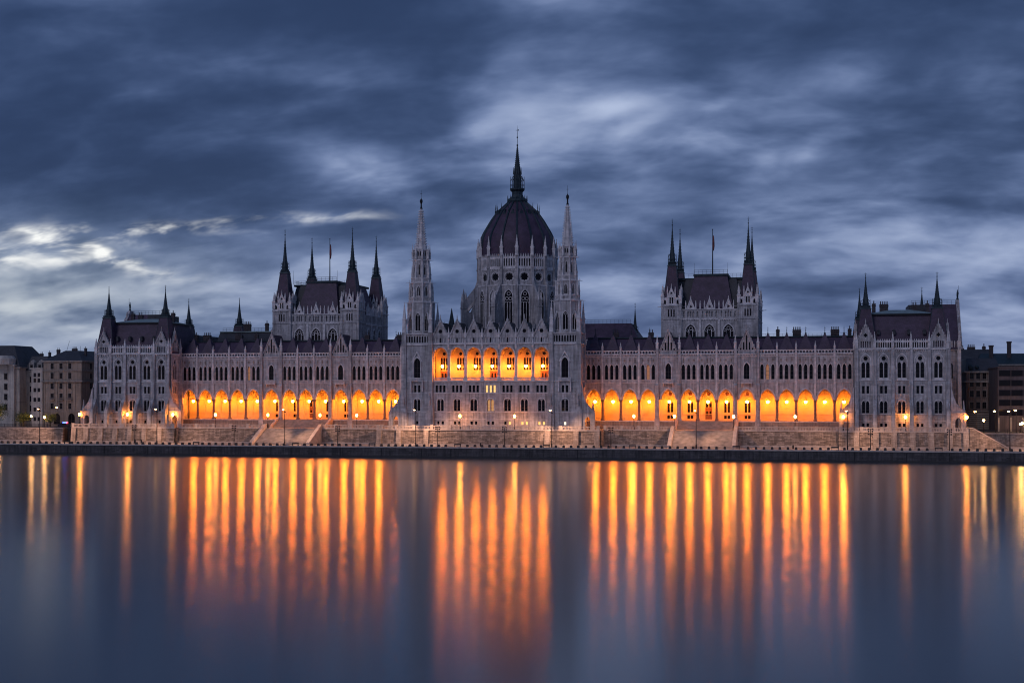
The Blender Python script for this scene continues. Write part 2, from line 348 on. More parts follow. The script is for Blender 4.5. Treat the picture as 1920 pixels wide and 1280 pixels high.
# ------------------------------------------------------------------ setting: river, quay, terrace, streets, land behind
g = G(); g.add([(-3000,-1500,0),(3000,-1500,0),(3000,-29.9,0),(-3000,-29.9,0)], [(0,1,2,3)])
struct(part('river', g, 'water'), label='smooth grey blue river with long orange reflections')
g = G(); g.box(-3000, 3000, -29.6, -7.9, -1.0, QUAY); struct(part('quay_road', g, 'paving'))
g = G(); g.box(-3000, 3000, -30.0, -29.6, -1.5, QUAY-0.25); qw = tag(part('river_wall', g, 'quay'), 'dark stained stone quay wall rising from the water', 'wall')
i = 0; x = -200.0                                      # coping blocks and drain slots along the quay
cop = G(); cop.box(-2.45, 2.45, -30.15, -29.3, QUAY-0.25, QUAY+0.12); cop_me = mesh_of('coping_block', cop, 'coping')
while x < 180:
    inst('coping_block', cop_me, qw, (x+2.5, random.uniform(-0.015, 0.015), random.uniform(-0.02, 0.02))); x += 5.0
tb = G(); tb.box(-3000, 3000, -30.03, -30.0, -0.5, 0.42); part('tide_band', tb, 'darkstone', qw)
rg = G(); rg.box(-0.09, 0.09, -30.10, -30.0, 0.1, 2.5)
rg_me = mesh_of('fender_timber', rg, 'iron')
for k in range(26): inst('fender_timber', rg_me, qw, (-150+k*12.0+random.uniform(-3, 3), 0, random.uniform(-0.2, 0.1)))
st = G()
for k in range(60):
    xx = random.uniform(-160, 150); st.box(xx, xx+random.uniform(0.3, 1.6), -30.03, -30.0, z0 := random.uniform(0.4, 2.0), z0+random.uniform(0.1, 0.35))
part('ledge_stone', st, 'darkstone', qw)['kind'] = 'stuff'
g = G(); g.box(-3000, 3000, -8.0, 3000, -1.1, TER-0.35); struct(part('ground', g, 'asphalt'))
g = G(); g.box(-3000, -137.4, -12.0, -8.0, -1.2, TER-0.354); struct(part('street', g, 'asphalt'))
g = G(); g.box(138.0, 3000, -8.6, -8.0, -1.2, TER-0.42); struct(part('street_edge', g, 'asphalt'))
# raised terraces that carry the building
g = G(); g.box(-99.0, 99.0, -11.4, 60, QUAY-1, TER); struct(part('terrace', g, 'paving'))
g = G(); g.box(-33.0, 33.0, -18.2, -11.4, QUAY-1, TER-0.004); struct(part('terrace_centre', g, 'paving'))
for s in (1, -1):
    g = G(mir=s < 0); g.box(99.0, 133.5, -14.0, 60, QUAY-1, TER-0.004); struct(part('terrace_end', g, 'paving'))

# ------------------------------------------------------------------ embankment walls with balustrades and stairs
def wall_run(name, label, x0, x1, y, z1=TER, butt=None, bal=True, mat='rubble'):
    """retaining wall facing the river between x0 and x1, its coping and its balustrade"""
    root = empty(name, ((x0+x1)/2, y, QUAY), label, 'wall')
    g = G(); g.prism_x([(y-0.55, QUAY-0.5), (y+0.6, QUAY-0.5), (y+0.6, z1-0.2), (y-0.05, z1-0.2)], x0, x1); part('stone_face', g, mat, root)
    g = G(); g.box(x0, x1, y-0.75, y-0.4, QUAY-0.3, QUAY+0.55); part('plinth', g, 'coping', root)
    g = G(); g.box(x0-0.05, x1+0.05, y-0.30, y+0.62, z1-0.2, z1+0.06); part('coping', g, 'coping', root)
    if butt:
        bm = G(); bm.prism_x([(y-1.15, QUAY-0.4), (y, QUAY-0.4), (y, z1-0.21), (y-0.55, z1-0.21)], -0.75, 0.75); me = mesh_of('buttress', bm, 'ashlar')
        for bx in butt: inst('buttress', me, root, (bx, 0, 0))
    if bal:
        g = G(); g.box(x0, x1, y-0.12, y+0.28, z1+0.92, z1+1.12); g.box(x0, x1, y-0.10, y+0.26, z1+0.06, z1+0.20); part('hand_rail', g, 'coping', root)
        g = G(); n = max(1, int((x1-x0)/0.42))
        for k in range(n):
            xx = x0+(k+0.5)*(x1-x0)/n; g.box(xx-0.085, xx+0.085, y, y+0.16, z1+0.20, z1+0.92)
        part('balusters', g, 'coping', root)['kind'] = 'stuff'
        n = max(1, round((x1-x0)/5.4)); pm = G(); pm.box(-0.4, 0.4, y-0.2, y+0.36, z1+0.06, z1+1.2); pm.box(-0.48, 0.48, y-0.26, y+0.42, z1+1.2, z1+1.32); me = mesh_of('rail_post', pm, 'coping')
        for k in range(n+1): inst('rail_post', me, root, (x0+0.45+k*(x1-x0-0.9)/n, 0, 0))
    return root
YW, YC, YP = -11.4, -18.2, -14.0
for s, side in ((-1, 'left'), (1, 'right')):
    def rng(a, b): return (a, b) if s > 0 else (-b, -a)
    a, b_ = rng(33.0, 53.4); wall_run('embankment_wall', f'retaining wall with balustrade between the {side} river stairs and the central terrace', a, b_, YW)
    a, b_ = rng(70.2, 99.0); wall_run('embankment_wall', f'retaining wall with balustrade between the {side} river stairs and the {side} end pavilion', a, b_, YW)
    a, b_ = rng(99.0, 133.5); wall_run('embankment_wall', f'buttressed stone retaining wall below the {side} end pavilion', a, b_, YP, butt=[s*q for q in (103.7, 108.9, 113.7, 118.6, 123.5, 128.4, 132.6)])
    # side returns of the projecting terraces
    for xx, y0, y1, lab in ((33.0, YC+0.6, YW-0.05, 'central'), (99.0, YP+0.6, YW-0.05, 'pavilion')):
        g = G(mir=s < 0); g.box(xx-0.3 if xx > 50 else xx-0.6, xx+0.6 if xx > 50 else xx+0.3, y0, y1, QUAY-0.4, TER+0.04)
        tag(part('return_wall', g, 'rubble'), f'short side wall of the {lab} terrace on the {side} half', 'wall')
wall_run('embankment_wall', 'long stone retaining wall with balustrade below the central block', -33.0, 33.0, YC, butt=[-32.2, -26.2, -17.9, 17.9, 26.2, 32.2])
def stairs(s, side):
    root = empty('river_stairs', (s*61.8, -16, QUAY), f'wide stone stairs from the {side} wing down to the quay', 'stairs')
    me = None; n = 28
    sg = G(); rise = (TER-QUAY)/n; run = 10.2/n
    sg.box(-8.35, 8.35, 0, run+0.05, 0, rise+0.0); me = mesh_of('step', sg, 'step')
    for k in range(n):                                # lower flight: quay to terrace
        o = inst('step', me, root, (s*61.8+random.uniform(-0.02, 0.02), -21.6+k*run, QUAY+k*rise))
    g = G(mir=s < 0); g.prism_x([(-21.55, QUAY), (-11.3, QUAY), (-11.3, TER-0.25)], 53.46, 70.14); part('stair_core', g, 'step', root)
    for xa, xb in ((52.4, 53.42), (70.18, 71.2)):
        g = G(mir=s < 0); g.prism_x([(-22.4, QUAY-0.3), (-10.8, QUAY-0.3), (-10.8, TER+1.1), (-11.9, TER+1.1), (-22.4, QUAY+0.75)], xa, xb); part('cheek_wall', g, 'coping', root)
    n2 = 15; rise2 = (FLOOR-TER)/n2; run2 = 5.2/n2
    sg = G(); sg.box(-8.3, 8.3, 0, run2+0.04, 0, rise2); me2 = mesh_of('step_upper', sg, 'step')
    for k in range(n2): inst('step', me2, root, (s*61.8, -6.4+k*run2, TER+k*rise2))
    g = G(mir=s < 0); g.prism_x([(-6.3, TER+0.01), (-0.65, TER+0.01), (-0.65, FLOOR-0.2)], 53.55, 70.05); part('stair_core', g, 'step', root)
    for xa, xb in ((52.7, 53.48), (70.12, 70.9)):
        g = G(mir=s < 0); g.prism_x([(-7.0, TER), (-0.7, TER), (-0.7, FLOOR+0.45), (-1.4, FLOOR+0.45), (-7.0, TER+0.6)], xa, xb); part('cheek_wall', g, 'coping', root)
stairs(-1, 'left'); stairs(1, 'right')
# ramps and plain walls beyond the building
g = G(); g.prism([(133.5, QUAY-0.3), (143.5, QUAY-0.3), (143.5, QUAY+0.15), (134.2, TER+1.0), (133.5, TER+1.0)], YP-0.5, YP+0.7); part_o = tag(part('ramp_wall', g, 'rubble'), 'sloping stone wall falling away from the right end pavilion', 'wall')
g = G(); g.prism([(133.3, TER+1.0), (134.25, TER+1.0), (143.9, QUAY+0.12), (143.9, QUAY+0.36), (134.3, TER+1.26), (133.3, TER+1.26)], YP-0.62, YP+0.8); part('coping', g, 'coping', part_o)
wall_run('embankment_wall', 'plain stone retaining wall beyond the ramp at the right edge', 138.0, 190.0, -9.0, z1=TER-0.4, bal=False)
wall_run('embankment_wall', 'plain stone retaining wall at the left edge below the street', -230.0, -137.3, -12.4, z1=TER-0.2, bal=False)
g = G(); g.box(-137.3, -133.5, -9.8, -9.2, QUAY-0.3, TER-0.1); tag(part('gateway_wall', g, 'quay'), 'dark recessed wall between the left street wall and the end pavilion', 'wall')
def railing(label, x0, x1, y, z):
    root = empty('railing', ((x0+x1)/2, y, z), label, 'railing')
    g = G(); g.box(x0, x1, y-0.03, y+0.03, z+0.95, z+1.03); g.box(x0, x1, y-0.02, y+0.02, z+0.12, z+0.17); part('hand_rail', g, 'iron', root)
    g = G(); n = int((x1-x0)/0.16)
    for k in range(n): xx = x0+k*0.16; g.box(xx-0.015, xx+0.015, y-0.015, y+0.015, z+0.1, z+0.98)
    part('bars', g, 'iron', root)['kind'] = 'stuff'
    pm = G(); pm.box(-0.06, 0.06, y-0.06, y+0.06, z, z+1.15); me = mesh_of('post', pm, 'iron')
    for k in range(int((x1-x0)/3)+1): inst('post', me, root, (x0+k*3.0, 0, 0))
railing('dark iron railing above the left street wall', -200, -134.2, -12.1, TER-0.15)
railing('dark iron railing above the wall at the right edge', 138, 185, -8.7, TER-0.35)

# ------------------------------------------------------------------ the parliament building
B = empty('parliament_building', (0, 0, TER), 'huge white stone neo gothic parliament with dark central dome, spires and lit arcades', 'building')
# --- shared pieces
def window_mesh(wd, hz, rise, nm=1, nt_=2):
    """(frame mesh, pane mesh) of one light, origin at the middle of its sill, facing -Y"""
    p = G(); a = arch(0, wd, hz, rise, 4); p.add([(-wd/2, 0, 0), (wd/2, 0, 0)]+[(x, 0, z) for x, z in a[::-1]], [tuple(range(2+len(a)))])
    f = G(); t_ = 0.05
    f.box(-wd/2, -wd/2+t_, -0.05, -0.005, 0, hz); f.box(wd/2-t_, wd/2, -0.05, -0.005, 0, hz)
    for k in range(nm): xx = -wd/2+wd*(k+1)/(nm+1); f.box(xx-0.03, xx+0.03, -0.055, -0.005, 0.0, hz+rise*0.8)
    for k in range(nt_): z = hz*(k+1)/(nt_+1); f.box(-wd/2+t_, wd/2-t_, -0.04, -0.005, z-0.03, z+0.03)
    f.arch_ring(0, wd-2*t_, hz, max(rise-t_, 0.0), t_, -0.05, -0.005, 4) if rise > 0.1 else f.box(-wd/2, wd/2, -0.05, -0.005, hz-t_, hz)
    return mesh_of('window', f, 'frame'), mesh_of('pane', p, 'glass')
_lit = {}
def window(ms, loc, rz=0.0, lit=None, parent=None):
    o = inst('window', ms[0], parent or B, loc, rz)
    me = ms[1]
    if lit:
        key = (me.name, lit)
        if key not in _lit: _lit[key] = me.copy(); _lit[key].materials[0] = M[lit]
        me = _lit[key]
    p = inst('pane', me, o, loc)
    return o
def pinnacle_mesh(name='pinnacle'):
    g = G(); g.box(-0.5, 0.5, -0.5, 0.5, 0, 0.38); g.frust(0, 0, 0.38, 0.44, 0.62, 0.62); g.frust(0, 0, 0.44, 0.95, 0.42, 0.06)
    for k in range(3): g.frust(0, 0, 0.50+k*0.13, 0.53+k*0.13, 0.46-k*0.09, 0.40-k*0.09)
    g.ball(0, 0, 0.97, 0.15, 6, 4, 0.2)
    return mesh_of(name, g, 'carved')
PIN = pinnacle_mesh()
def pinnacle(x, y, z, w_, h, parent=None): return inst('pinnacle', PIN, parent or B, (x, y, z), 0, (w_, w_, h))
def spire_mesh():
    """patinated crown balcony and needle spire of one corner turret; unit crown radius, total height 11"""
    g = G(); g.lathe(0, 0, [(0.92, 0), (1.05, 0.15), (1.05, 0.35), (0.95, 0.4), (0.7, 0.45), (0.7, 1.2), (0.62, 2.0), (0.5, 3.0), (0.36, 4.6), (0.20, 6.6), (0.09, 8.6), (0.05, 9.6), (0.05, 10.3), (0.015, 11.0)], 8, R(22.5))
    for z, r in ((0.95, 0.05), (1.0, 0.05)):
        for k in range(8):
            a0, a1 = R(22.5+45*k), R(67.5+45*k); g.tube((1.02*math.cos(a0), 1.02*math.sin(a0), z), (1.02*math.cos(a1), 1.02*math.sin(a1), z), r, 4)
    for k in range(8):
        a0 = R(22.5+45*k); c, s_ = math.cos(a0), math.sin(a0)
        g.tube((1.0*c, 1.0*s_, 0.35), (1.0*c, 1.0*s_, 2.3), 0.06, 4, 0.03)
        g.tube((1.0*c, 1.0*s_, 1.6), (0.55*c, 0.55*s_, 2.4), 0.05, 4)
        for j in range(7):
            z = 3.0+j*0.75; r = 0.5-0.41*(z-3.0)/5.6; g.frust(r*c, r*s_, z, z+0.12, 0.05, 0.02)
    g.ball(0, 0, 9.35, 0.17, 6, 4); g.ball(0, 0, 10.0, 0.13, 6, 4); g.box(-0.28, 0.28, -0.02, 0.02, 10.45, 10.52)
    return mesh_of('spire', g, 'copper')
SPIRE = spire_mesh()
def spire(x, y, z, r, h, parent=None): return inst('spire', SPIRE, parent or B, (x, y, z), 0, (r, r, h/11.0))
def steep_roof(x, y, z0, z1, a0, a1, parent=None):
    g = G(); g.frust(0, 0, 0, (z1-z0)*0.12, a0, a0*0.86+a1*0.14); g.frust(0, 0, (z1-z0)*0.12, z1-z0-0.9, a0*0.86+a1*0.14, a1*1.06); o = inst('turret_roof', mesh_of('turret_roof', g, 'slate'), parent or B, (x, y, z0))
    h = G(); h.frust(0, 0, z1-z0-0.9, z1-z0-0.55, a1*1.22, a1*1.16); h.frust(0, 0, z1-z0-0.55, z1-z0, a1*1.0, a1*1.08)
    for sx in (-1, 1):
        for sy in (-1, 1): h.tube((sx*a0*0.99, sy*a0*0.99, 0), (sx*a1*1.06, sy*a1*1.06, z1-z0-0.9), 0.09, 4)
    if parent is None: inst('roof_ridge', mesh_of('roof_ridge', h, 'copper'), o, (x, y, z0))
    else: inst('roof_ridge', mesh_of('roof_ridge', h, 'copper'), parent, (x, y, z0))
    return o
def roof_rail(parent, pts, z, h=1.1):
    g = G()
    for p, q in zip(pts, pts[1:]):
        L = (Vector(q)-Vector(p)).length; n = max(1, int(L/1.2))
        for hh in (h, h*0.5): g.tube((p[0], p[1], z+hh), (q[0], q[1], z+hh), 0.05, 4)
        for k in range(n+1):
            f = k/n; x, y = p[0]+(q[0]-p[0])*f, p[1]+(q[1]-p[1])*f; g.tube((x, y, z), (x, y, z+h), 0.04, 4)
    return part('roof_railing', g, 'iron', parent)
def chimney_mesh(wx, h, pots):
    g = G(); g.box(-wx/2, wx/2, -0.5, 0.5, -3, h); g.box(-wx/2-0.12, wx/2+0.12, -0.62, 0.62, h-0.55, h-0.3); g.box(-wx/2-0.08, wx/2+0.08, -0.58, 0.58, h, h+0.15)
    for k in range(pots): xx = (-wx/2+wx*(k+0.5)/pots); g.lathe(xx, 0, [(0.17, h+0.1), (0.14, h+0.9), (0.19, h+1.0)], 6)
    return mesh_of('chimney', g, 'brickchim')
CH = [chimney_mesh(2.4, 2.0, 4), chimney_mesh(1.0, 2.2, 1), chimney_mesh(1.5, 1.6, 2)]

# --- wings: lit arcade, lancet storey, pierced parapet, pyramid roofs
PX = [25.63, 31.03, 36.43, 41.83, 47.23, 53.71, 59.11, 64.51, 69.91, 76.39, 81.79, 87.19, 92.59, 97.99, 103.4]
GB = (4, 8)                                            # gabled bays
LANC = window_mesh(0.92, 3.55, 0.85, 0, 2)
GWIN = window_mesh(1.55, 3.4, 1.35, 1, 2)
ARCW = window_mesh(0.72, 3.3, 0.7, 0, 2)
BASW = window_mesh(0.75, 0.95, 0.0, 0, 0)
col = G(); col.box(-0.52, 0.52, -0.52, 0.52, 0, 0.35); col.lathe(0, 0, [(0.50, 0.35), (0.50, 0.5), (0.40, 0.62), (0.37, 5.2), (0.42, 5.3), (0.44, 5.45), (0.60, 5.85)], 12); col.box(-0.58, 0.58, -0.5, 0.5, 5.85, 6.1)
M['granite'] = plain('brown_granite', (0.17, 0.115, 0.10), 0.6, var=0.25, scale=2.0)
COLM = mesh_of('column', col, 'granite')
pil = G(); pil.box(-0.27, 0.27, -0.42, 0.0, 0.3, 14.0); pil.prism_x([(-0.42, 0.3), (0.0, -0.6), (0.0, 0.3)], -0.27, 0.27)
for z in (3.55, 11.95, 13.1): pil.box(-0.36, 0.36, -0.52, 0.0, z, z+0.22)
pil.box(-0.33, 0.33, -0.48, 0, 1.6, 3.0)
PILM = mesh_of('pilaster', pil, 'carved')
shield = G(); shield.prism([(-0.2, 0.35), (0, 0), (0.2, 0.35), (0.2, 0.75), (0, 1.0), (-0.2, 0.75)], -0.12, 0.0); SHM = mesh_of('carved_shield', shield, 'plinth')
lant = G(); lant.lathe(0, 0, [(0.52, 0.36), (0.50, 0.42), (0.10, 0.72), (0.04, 0.76)], 8, cap=True); lant.tube((0, 0, 0.66), (0, 0, 3.2), 0.03, 4); lant.lathe(0, 0, [(0.05, -0.68), (0.16, -0.54), (0.16, -0.46)], 8)  # wide hood added on top to keep the lantern's light off the vault
for k in range(4): a = R(45+90*k); lant.tube((0.47*math.cos(a), 0.47*math.sin(a), 0.38), (0.2*math.cos(a), 0.2*math.sin(a), -0.50), 0.02, 3)
LANTM = mesh_of('lantern_frame', lant, 'iron')
gl = G(); gl.lathe(0, 0, [(0.08, -0.45), (0.32, -0.30), (0.42, 0.0), (0.38, 0.28), (0.12, 0.40)], 8); GLM = mesh_of('lantern_glass', gl, 'globe')
def lantern(loc, label):
    e = empty('hanging_lantern', loc, label, 'lantern', 'lanterns hanging in the arcades'); inst('frame', LANTM, e, loc); inst('glass', GLM, e, loc)
def vault(g, x0, x1, y0, y1, zs, h, n=8):
    vs = []; fs = []
    for j in range(n+1):
        for i in range(n+1):
            uu, vv = abs(2*i/n-1), abs(2*j/n-1)
            z = zs+h*max(math.sqrt(max(0, 1-uu**2)), math.sqrt(max(0, 1-vv**2)))
            vs.append((x0+(x1-x0)*i/n, y0+(y1-y0)*j/n, z))
    for j in range(n):
        for i in range(n): a = j*(n+1)+i; fs.append((a, a+n+1, a+n+2, a+1))
    g.add(vs, fs)
pyr = G(); pyr.hip(-2.2, 2.2, 0, 5.0, 0, -1.95, 1.95, 0.25, 4.8, 0.5); pyr.hip(-1.95, 1.95, 0.25, 4.8, 0.5, -0.18, 0.18, 2.3, 2.7, 5.1)
PYRM = mesh_of('pyramid_roof', pyr, 'slate')
fin = G(); fin.lathe(0, 0, [(0.24, 0), (0.30, 0.15), (0.10, 0.35), (0.07, 1.0), (0.15, 1.1), (0.05, 1.25), (0.03, 2.2)], 6); fin.box(-0.25, 0.25, -0.02, 0.02, 1.6, 1.68); FINM = mesh_of('finial', fin, 'copper')
g = G(); g.arch_ring(0, 4.3, 16.45, 3.0, 0.26, -0.14, 0.0, 7); g.arch_ring(0, 3.94, 16.45, 2.82, 0.18, 0.12, 0.55, 7); ARCHM = mesh_of('arch_moulding', g, 'carved')
g = G(); g.arch_ring(0, 1.65, 25.6, 1.4, 0.28, -0.25, 0.0, 5, leg=3.4); HOODG = mesh_of('window_hood', g, 'carved')
g = G(); g.arch_ring(0, 0.98, 25.75, 0.92, 0.16, -0.12, 0.0, 4, leg=0.3); HOODL = mesh_of('window_hood', g, 'carved')
g = G(); g.arch_ring(0, 3.5, 16.4, 2.3, 0.16, 5.68, 5.8, 6); BLIND = mesh_of('blind_arch', g, 'plaster')
g = G(); g.box(-0.45, 0.45, 5.6, 5.8, FLOOR, FLOOR+0.6); g.lathe(0, 5.72, [(0.26, FLOOR+0.6), (0.22, FLOOR+0.8), (0.22, 15.7), (0.38, 16.2)], 8); g.box(-0.42, 0.42, 5.45, 5.8, 16.2, 16.4); WSHAFT = mesh_of('wall_shaft', g, 'plaster')
g = G()
for k in range(8):
    a0, a1 = math.pi*k/8, math.pi*(k+1)/8; P = lambda a, r: (3.3-(2.5-r)*math.cos(a), 16.4+(2.9-r)*math.sin(a))
    g.prism_x([P(a0, 0.35), P(a1, 0.35), P(a1, 0.0), P(a0, 0.0)], -0.5, 0.5)
VRIB = mesh_of('vault_rib', g, 'plaster')
for s, side in ((-1, 'left'), (1, 'right')):
    g = G(mir=s < 0); g.box(PX[0], PX[-1], -0.65, 6.0, TER-0.01, FLOOR); part('plinth', g, 'plinth', B)
    g = G(mir=s < 0); g.box(PX[0], PX[-1], -0.80, -0.65, FLOOR-0.28, FLOOR-0.02); part('plinth_moulding', g, 'carved', B)
    wg = G(mir=s < 0); ug = G(mir=s < 0); pg = G(mir=s < 0); vg = G(mir=s < 0); bg_ = G(mir=s < 0); tg = G(mir=s < 0)
    for i in range(len(PX)-1):
        x0, x1 = PX[i], PX[i+1]; xc = (x0+x1)/2; gb = i in GB
        aw = 4.3; rise = 3.0
        wg.arch_wall(x0, x1, 16.2, 21.0, 0.0, 0.8, [(xc, aw, 16.2, 16.45, rise)], 6)
        inst('arch_moulding', ARCHM, B, (s*xc, 0, 0))
        if gb:
            ug.arch_wall(x0, x1, 21.0, 29.5, 0.0, 0.6, [(xc, 1.55, 22.2, 25.6, 1.35)], 5)
            inst('window_hood', HOODG, B, (s*xc, 0, 0))
            window(GWIN, (s*xc, 0.34, 22.2))
            bg = G(); bg.box(s*xc-1.6, s*xc+1.6, -1.1, -0.02, 20.95, 21.25); bg.box(s*xc-1.6, s*xc+1.6, -1.1, -0.98, 22.1, 22.25)
            for k in range(14): xx = s*xc-1.5+k*3.0/13; bg.box(xx-0.06, xx+0.06, -1.09, -1.0, 21.25, 22.1)
            for q in (-1.35, 1.35): bg.prism_x([(-1.05, 20.95), (0.0, 19.9), (0.0, 20.95)], s*xc+q-0.15, s*xc+q+0.15)
            part('balcony', bg, 'carved', B)
            # stone gable with graded lancets
            gg = G(mir=s < 0); hw = 2.55; ap = 36.5
            Z = lambda x: 30.7+(ap-30.7)*(1-abs(x-xc)/hw)
            lan = [(-1.7, 0.7), (-0.85, 2.4), (0, 3.9), (0.85, 2.4), (1.7, 0.7)]
            cur = xc-hw
            edges = []
            for dx, hh in lan:
                a_, b_ = xc+dx-0.21, xc+dx+0.21
                gg.prism([(cur, 29.5), (a_, 29.5), (a_, Z(a_)), (cur, Z(cur))], 0.0, 0.5)
                if dx == 0: gg.prism([(a_, 30.9+hh), (xc, 30.9+hh+0.35), (xc, ap), (a_, Z(a_))], 0, 0.5); gg.prism([(xc, 30.9+hh+0.35), (b_, 30.9+hh), (b_, Z(b_)), (xc, ap)], 0, 0.5)
                else: gg.prism([(a_, 30.9+hh-0.3), (b_, 30.9+hh-0.3), (b_, Z(b_)), (a_, Z(a_))], 0, 0.5)
                gg.box(a_, b_, 0, 0.5, 29.5, 30.75); cur = b_
            gg.prism([(cur, 29.5), (xc+hw, 29.5), (xc+hw, Z(xc+hw)), (cur, Z(cur))], 0.0, 0.5)
            gg.prism([(xc-hw-0.25, 30.45), (xc-hw, 30.45), (xc, ap-0.05), (xc, ap+0.45)], -0.2, 0.62); gg.prism([(xc, ap-0.05), (xc+hw, 30.45), (xc+hw+0.25, 30.45), (xc, ap+0.45)], -0.2, 0.62)
            for k in range(1, 6):
                f = k/6
                for d in (-1, 1): gg.frust(xc+d*hw*(1-f), 0.2, 30.7+5.9*f+0.2, 30.7+5.9*f+0.7, 0.16, 0.06)
            gg.box(xc-0.10, xc+0.10, 0.1, 0.3, ap+0.3, ap+1.5); gg.box(xc-0.35, xc+0.35, 0.12, 0.28, ap+0.95, ap+1.15)
            part('gable', gg, 'stone', B)
            gd = G(mir=s < 0); gd.box(xc-hw+0.3, xc+hw-0.3, 0.55, 0.62, 29.6, 31.2); gd.prism([(xc-1.5, 31.2), (xc+1.5, 31.2), (xc, 35.6)], 0.55, 0.62); part('gable_glazing', gd, 'glass', B)
            gr = G(mir=s < 0); gr.prism([(xc-hw, 30.6), (xc+hw, 30.6), (xc, ap-0.1)], 0.66, 9.0); part('gable_roof', gr, 'slate', B)
        else:
            ops = [(xc+d, 0.92, 22.2, 25.75, 0.85) for d in (-1.55, 0, 1.55)]
            ug.arch_wall(x0, x1, 21.0, 29.5, 0.0, 0.6, ops, 4)
            for d in (-1.55, 0, 1.55):
                inst('window_hood', HOODL, B, (s*(xc+d), 0, 0))
                window(LANC, (s*(xc+d), 0.36, 22.2), lit='litfaint' if (s, i, round(d)) in ((-1, 9, 2), (1, 3, 0), (1, 9, 0)) else None)
                inst('carved_shield', SHM, B, (s*(xc+d), 0.0, 27.3))
            for d in (-0.78, 0.78): tg.lathe(xc+d, -0.10, [(0.13, 21.2), (0.11, 22.3), (0.10, 25.4), (0.18, 25.8)], 6)
            inst('pyramid_roof', PYRM, B, (s*xc, 1.0, 30.4)); inst('finial', FINM, B, (s*xc, 3.5, 35.4))
        # balustrade below the lancets
        bg_.box(x0+0.3, x1-0.3, -0.16, -0.02, 22.05, 22.2); bg_.box(x0+0.3, x1-0.3, -0.16, -0.02, 21.15, 21.3)
        if not gb:
            for k in range(17): xx = x0+0.45+k*(x1-x0-0.9)/16; bg_.box(xx-0.05, xx+0.05, -0.14, -0.02, 21.3, 22.05)
        # pierced parapet with round openings
        n = 6 if not gb else 0
        for k in range(n):
            a_, b_ = x0+k*(x1-x0)/n, x0+(k+1)*(x1-x0)/n; cx_ = (a_+b_)/2
            pg.holed(dense([(a_, 29.62), (b_, 29.62), (b_, 30.55), (a_, 30.55)], 3), cx_, 30.08, 0.35, -0.12, 0.14)
        pg.box(x0, x1, -0.34, 0.30, 29.42, 29.62)
        if not gb: pg.box(x0, x1, -0.20, 0.22, 30.55, 30.74)
        nn = int((x1-x0)/0.45)
        for k in range(nn): xx = x0+(k+0.5)*(x1-x0)/nn; pg.box(xx-0.09, xx+0.09, -0.22, 0.0, 29.1, 29.42)
        pg.box(x0, x1, -0.10, 0.0, 28.75, 28.95)
        vault(vg, x0+0.35, x1-0.35, 0.8, 5.8, 16.5, 3.0)
        vg.box(x0-0.35, x0+0.35, 0.8, 5.8, 16.2, 20.5)
        lantern((s*xc, 2.9, 15.65), f'glowing lantern hanging in the {ORD[i if s > 0 else len(PX)-2-i]} arch of the {side} arcade counted from the left')
    part('arcade_wall', wg, 'stone', B); part('upper_wall', ug, 'stone', B); part('pierced_parapet', pg, 'carved', B)
    part('vault', vg, 'plaster', B, smooth=False); part('balustrade', bg_, 'carved', B); part('window_shafts', tg, 'carved', B)
    # arcade back wall with windows and doors in the five middle bays
    bk = G(mir=s < 0); cur = PX[0]
    for i in range(4, 9):
        x0, x1 = PX[i], PX[i+1]; xc = (x0+x1)/2
        if i == 4: bk.box(cur, x0, 5.8, 6.3, FLOOR, 21.0)
        if i == 6:
            bk.arch_wall(x0, x1, FLOOR, 21.0, 5.8, 6.3, [(xc, 2.0, FLOOR, FLOOR+5.2, 0.8)])
            dg = G(); dg.box(s*xc-1.0, s*xc+1.0, 6.05, 6.2, FLOOR, FLOOR+3.5); dg.box(s*xc-0.02, s*xc+0.02, 6.0, 6.06, FLOOR, FLOOR+3.5); dg.box(s*xc-1.0, s*xc+1.0, 5.95, 6.2, FLOOR+3.5, FLOOR+3.8)
            do = part('door', dg, 'wood', B)
            for q in (-0.5, 0.5):
                pn = G(); pn.box(s*xc+q-0.25, s*xc+q+0.25, 6.02, 6.05, FLOOR+1.6, FLOOR+2.8); part('pane', pn, 'glass', do)
                window(ARCW, (s*xc+q, 6.1, FLOOR+3.9))['label'] = 'fanlight above the arcade door'
        else:
            bk.arch_wall(x0, x1, FLOOR, 21.0, 5.8, 6.3, [(xc-0.5, 0.72, FLOOR+2.4, FLOOR+5.0, 0.7), (xc+0.5, 0.72, FLOOR+2.4, FLOOR+5.0, 0.7)])
            for q in (-0.5, 0.5): window(ARCW, (s*xc+q, 6.05, FLOOR+2.2)); window(BASW, (s*xc+q, 5.79, FLOOR+0.55))
        ro = G(); ro.ring(s*xc, 18.0, 0.62, 0.85, 5.66, 5.8, 10); ro_o = part('rose_window', ro, 'carved', B)
        rp = G(); rp.prism([(s*xc+0.62*math.cos(R(90+72*k)), 18.0+0.62*math.sin(R(90+72*k))) for k in range(5)], 5.72, 5.78); part('pane', rp, 'wood', ro_o)
    bk.box(PX[9], PX[-1], 5.8, 6.3, FLOOR, 21.0); bk.box(PX[4]-0.01, PX[9]+0.01, 6.32, 6.5, FLOOR, 21.0)
    part('arcade_back_wall', bk, 'plaster', B)
    for i in range(len(PX)-1):
        inst('blind_arch', BLIND, B, (s*(PX[i]+PX[i+1])/2, 0, 0))
        if i: inst('wall_shaft', WSHAFT, B, (s*PX[i], 0, 0)); inst('vault_rib', VRIB, B, (s*PX[i], 0, 0))
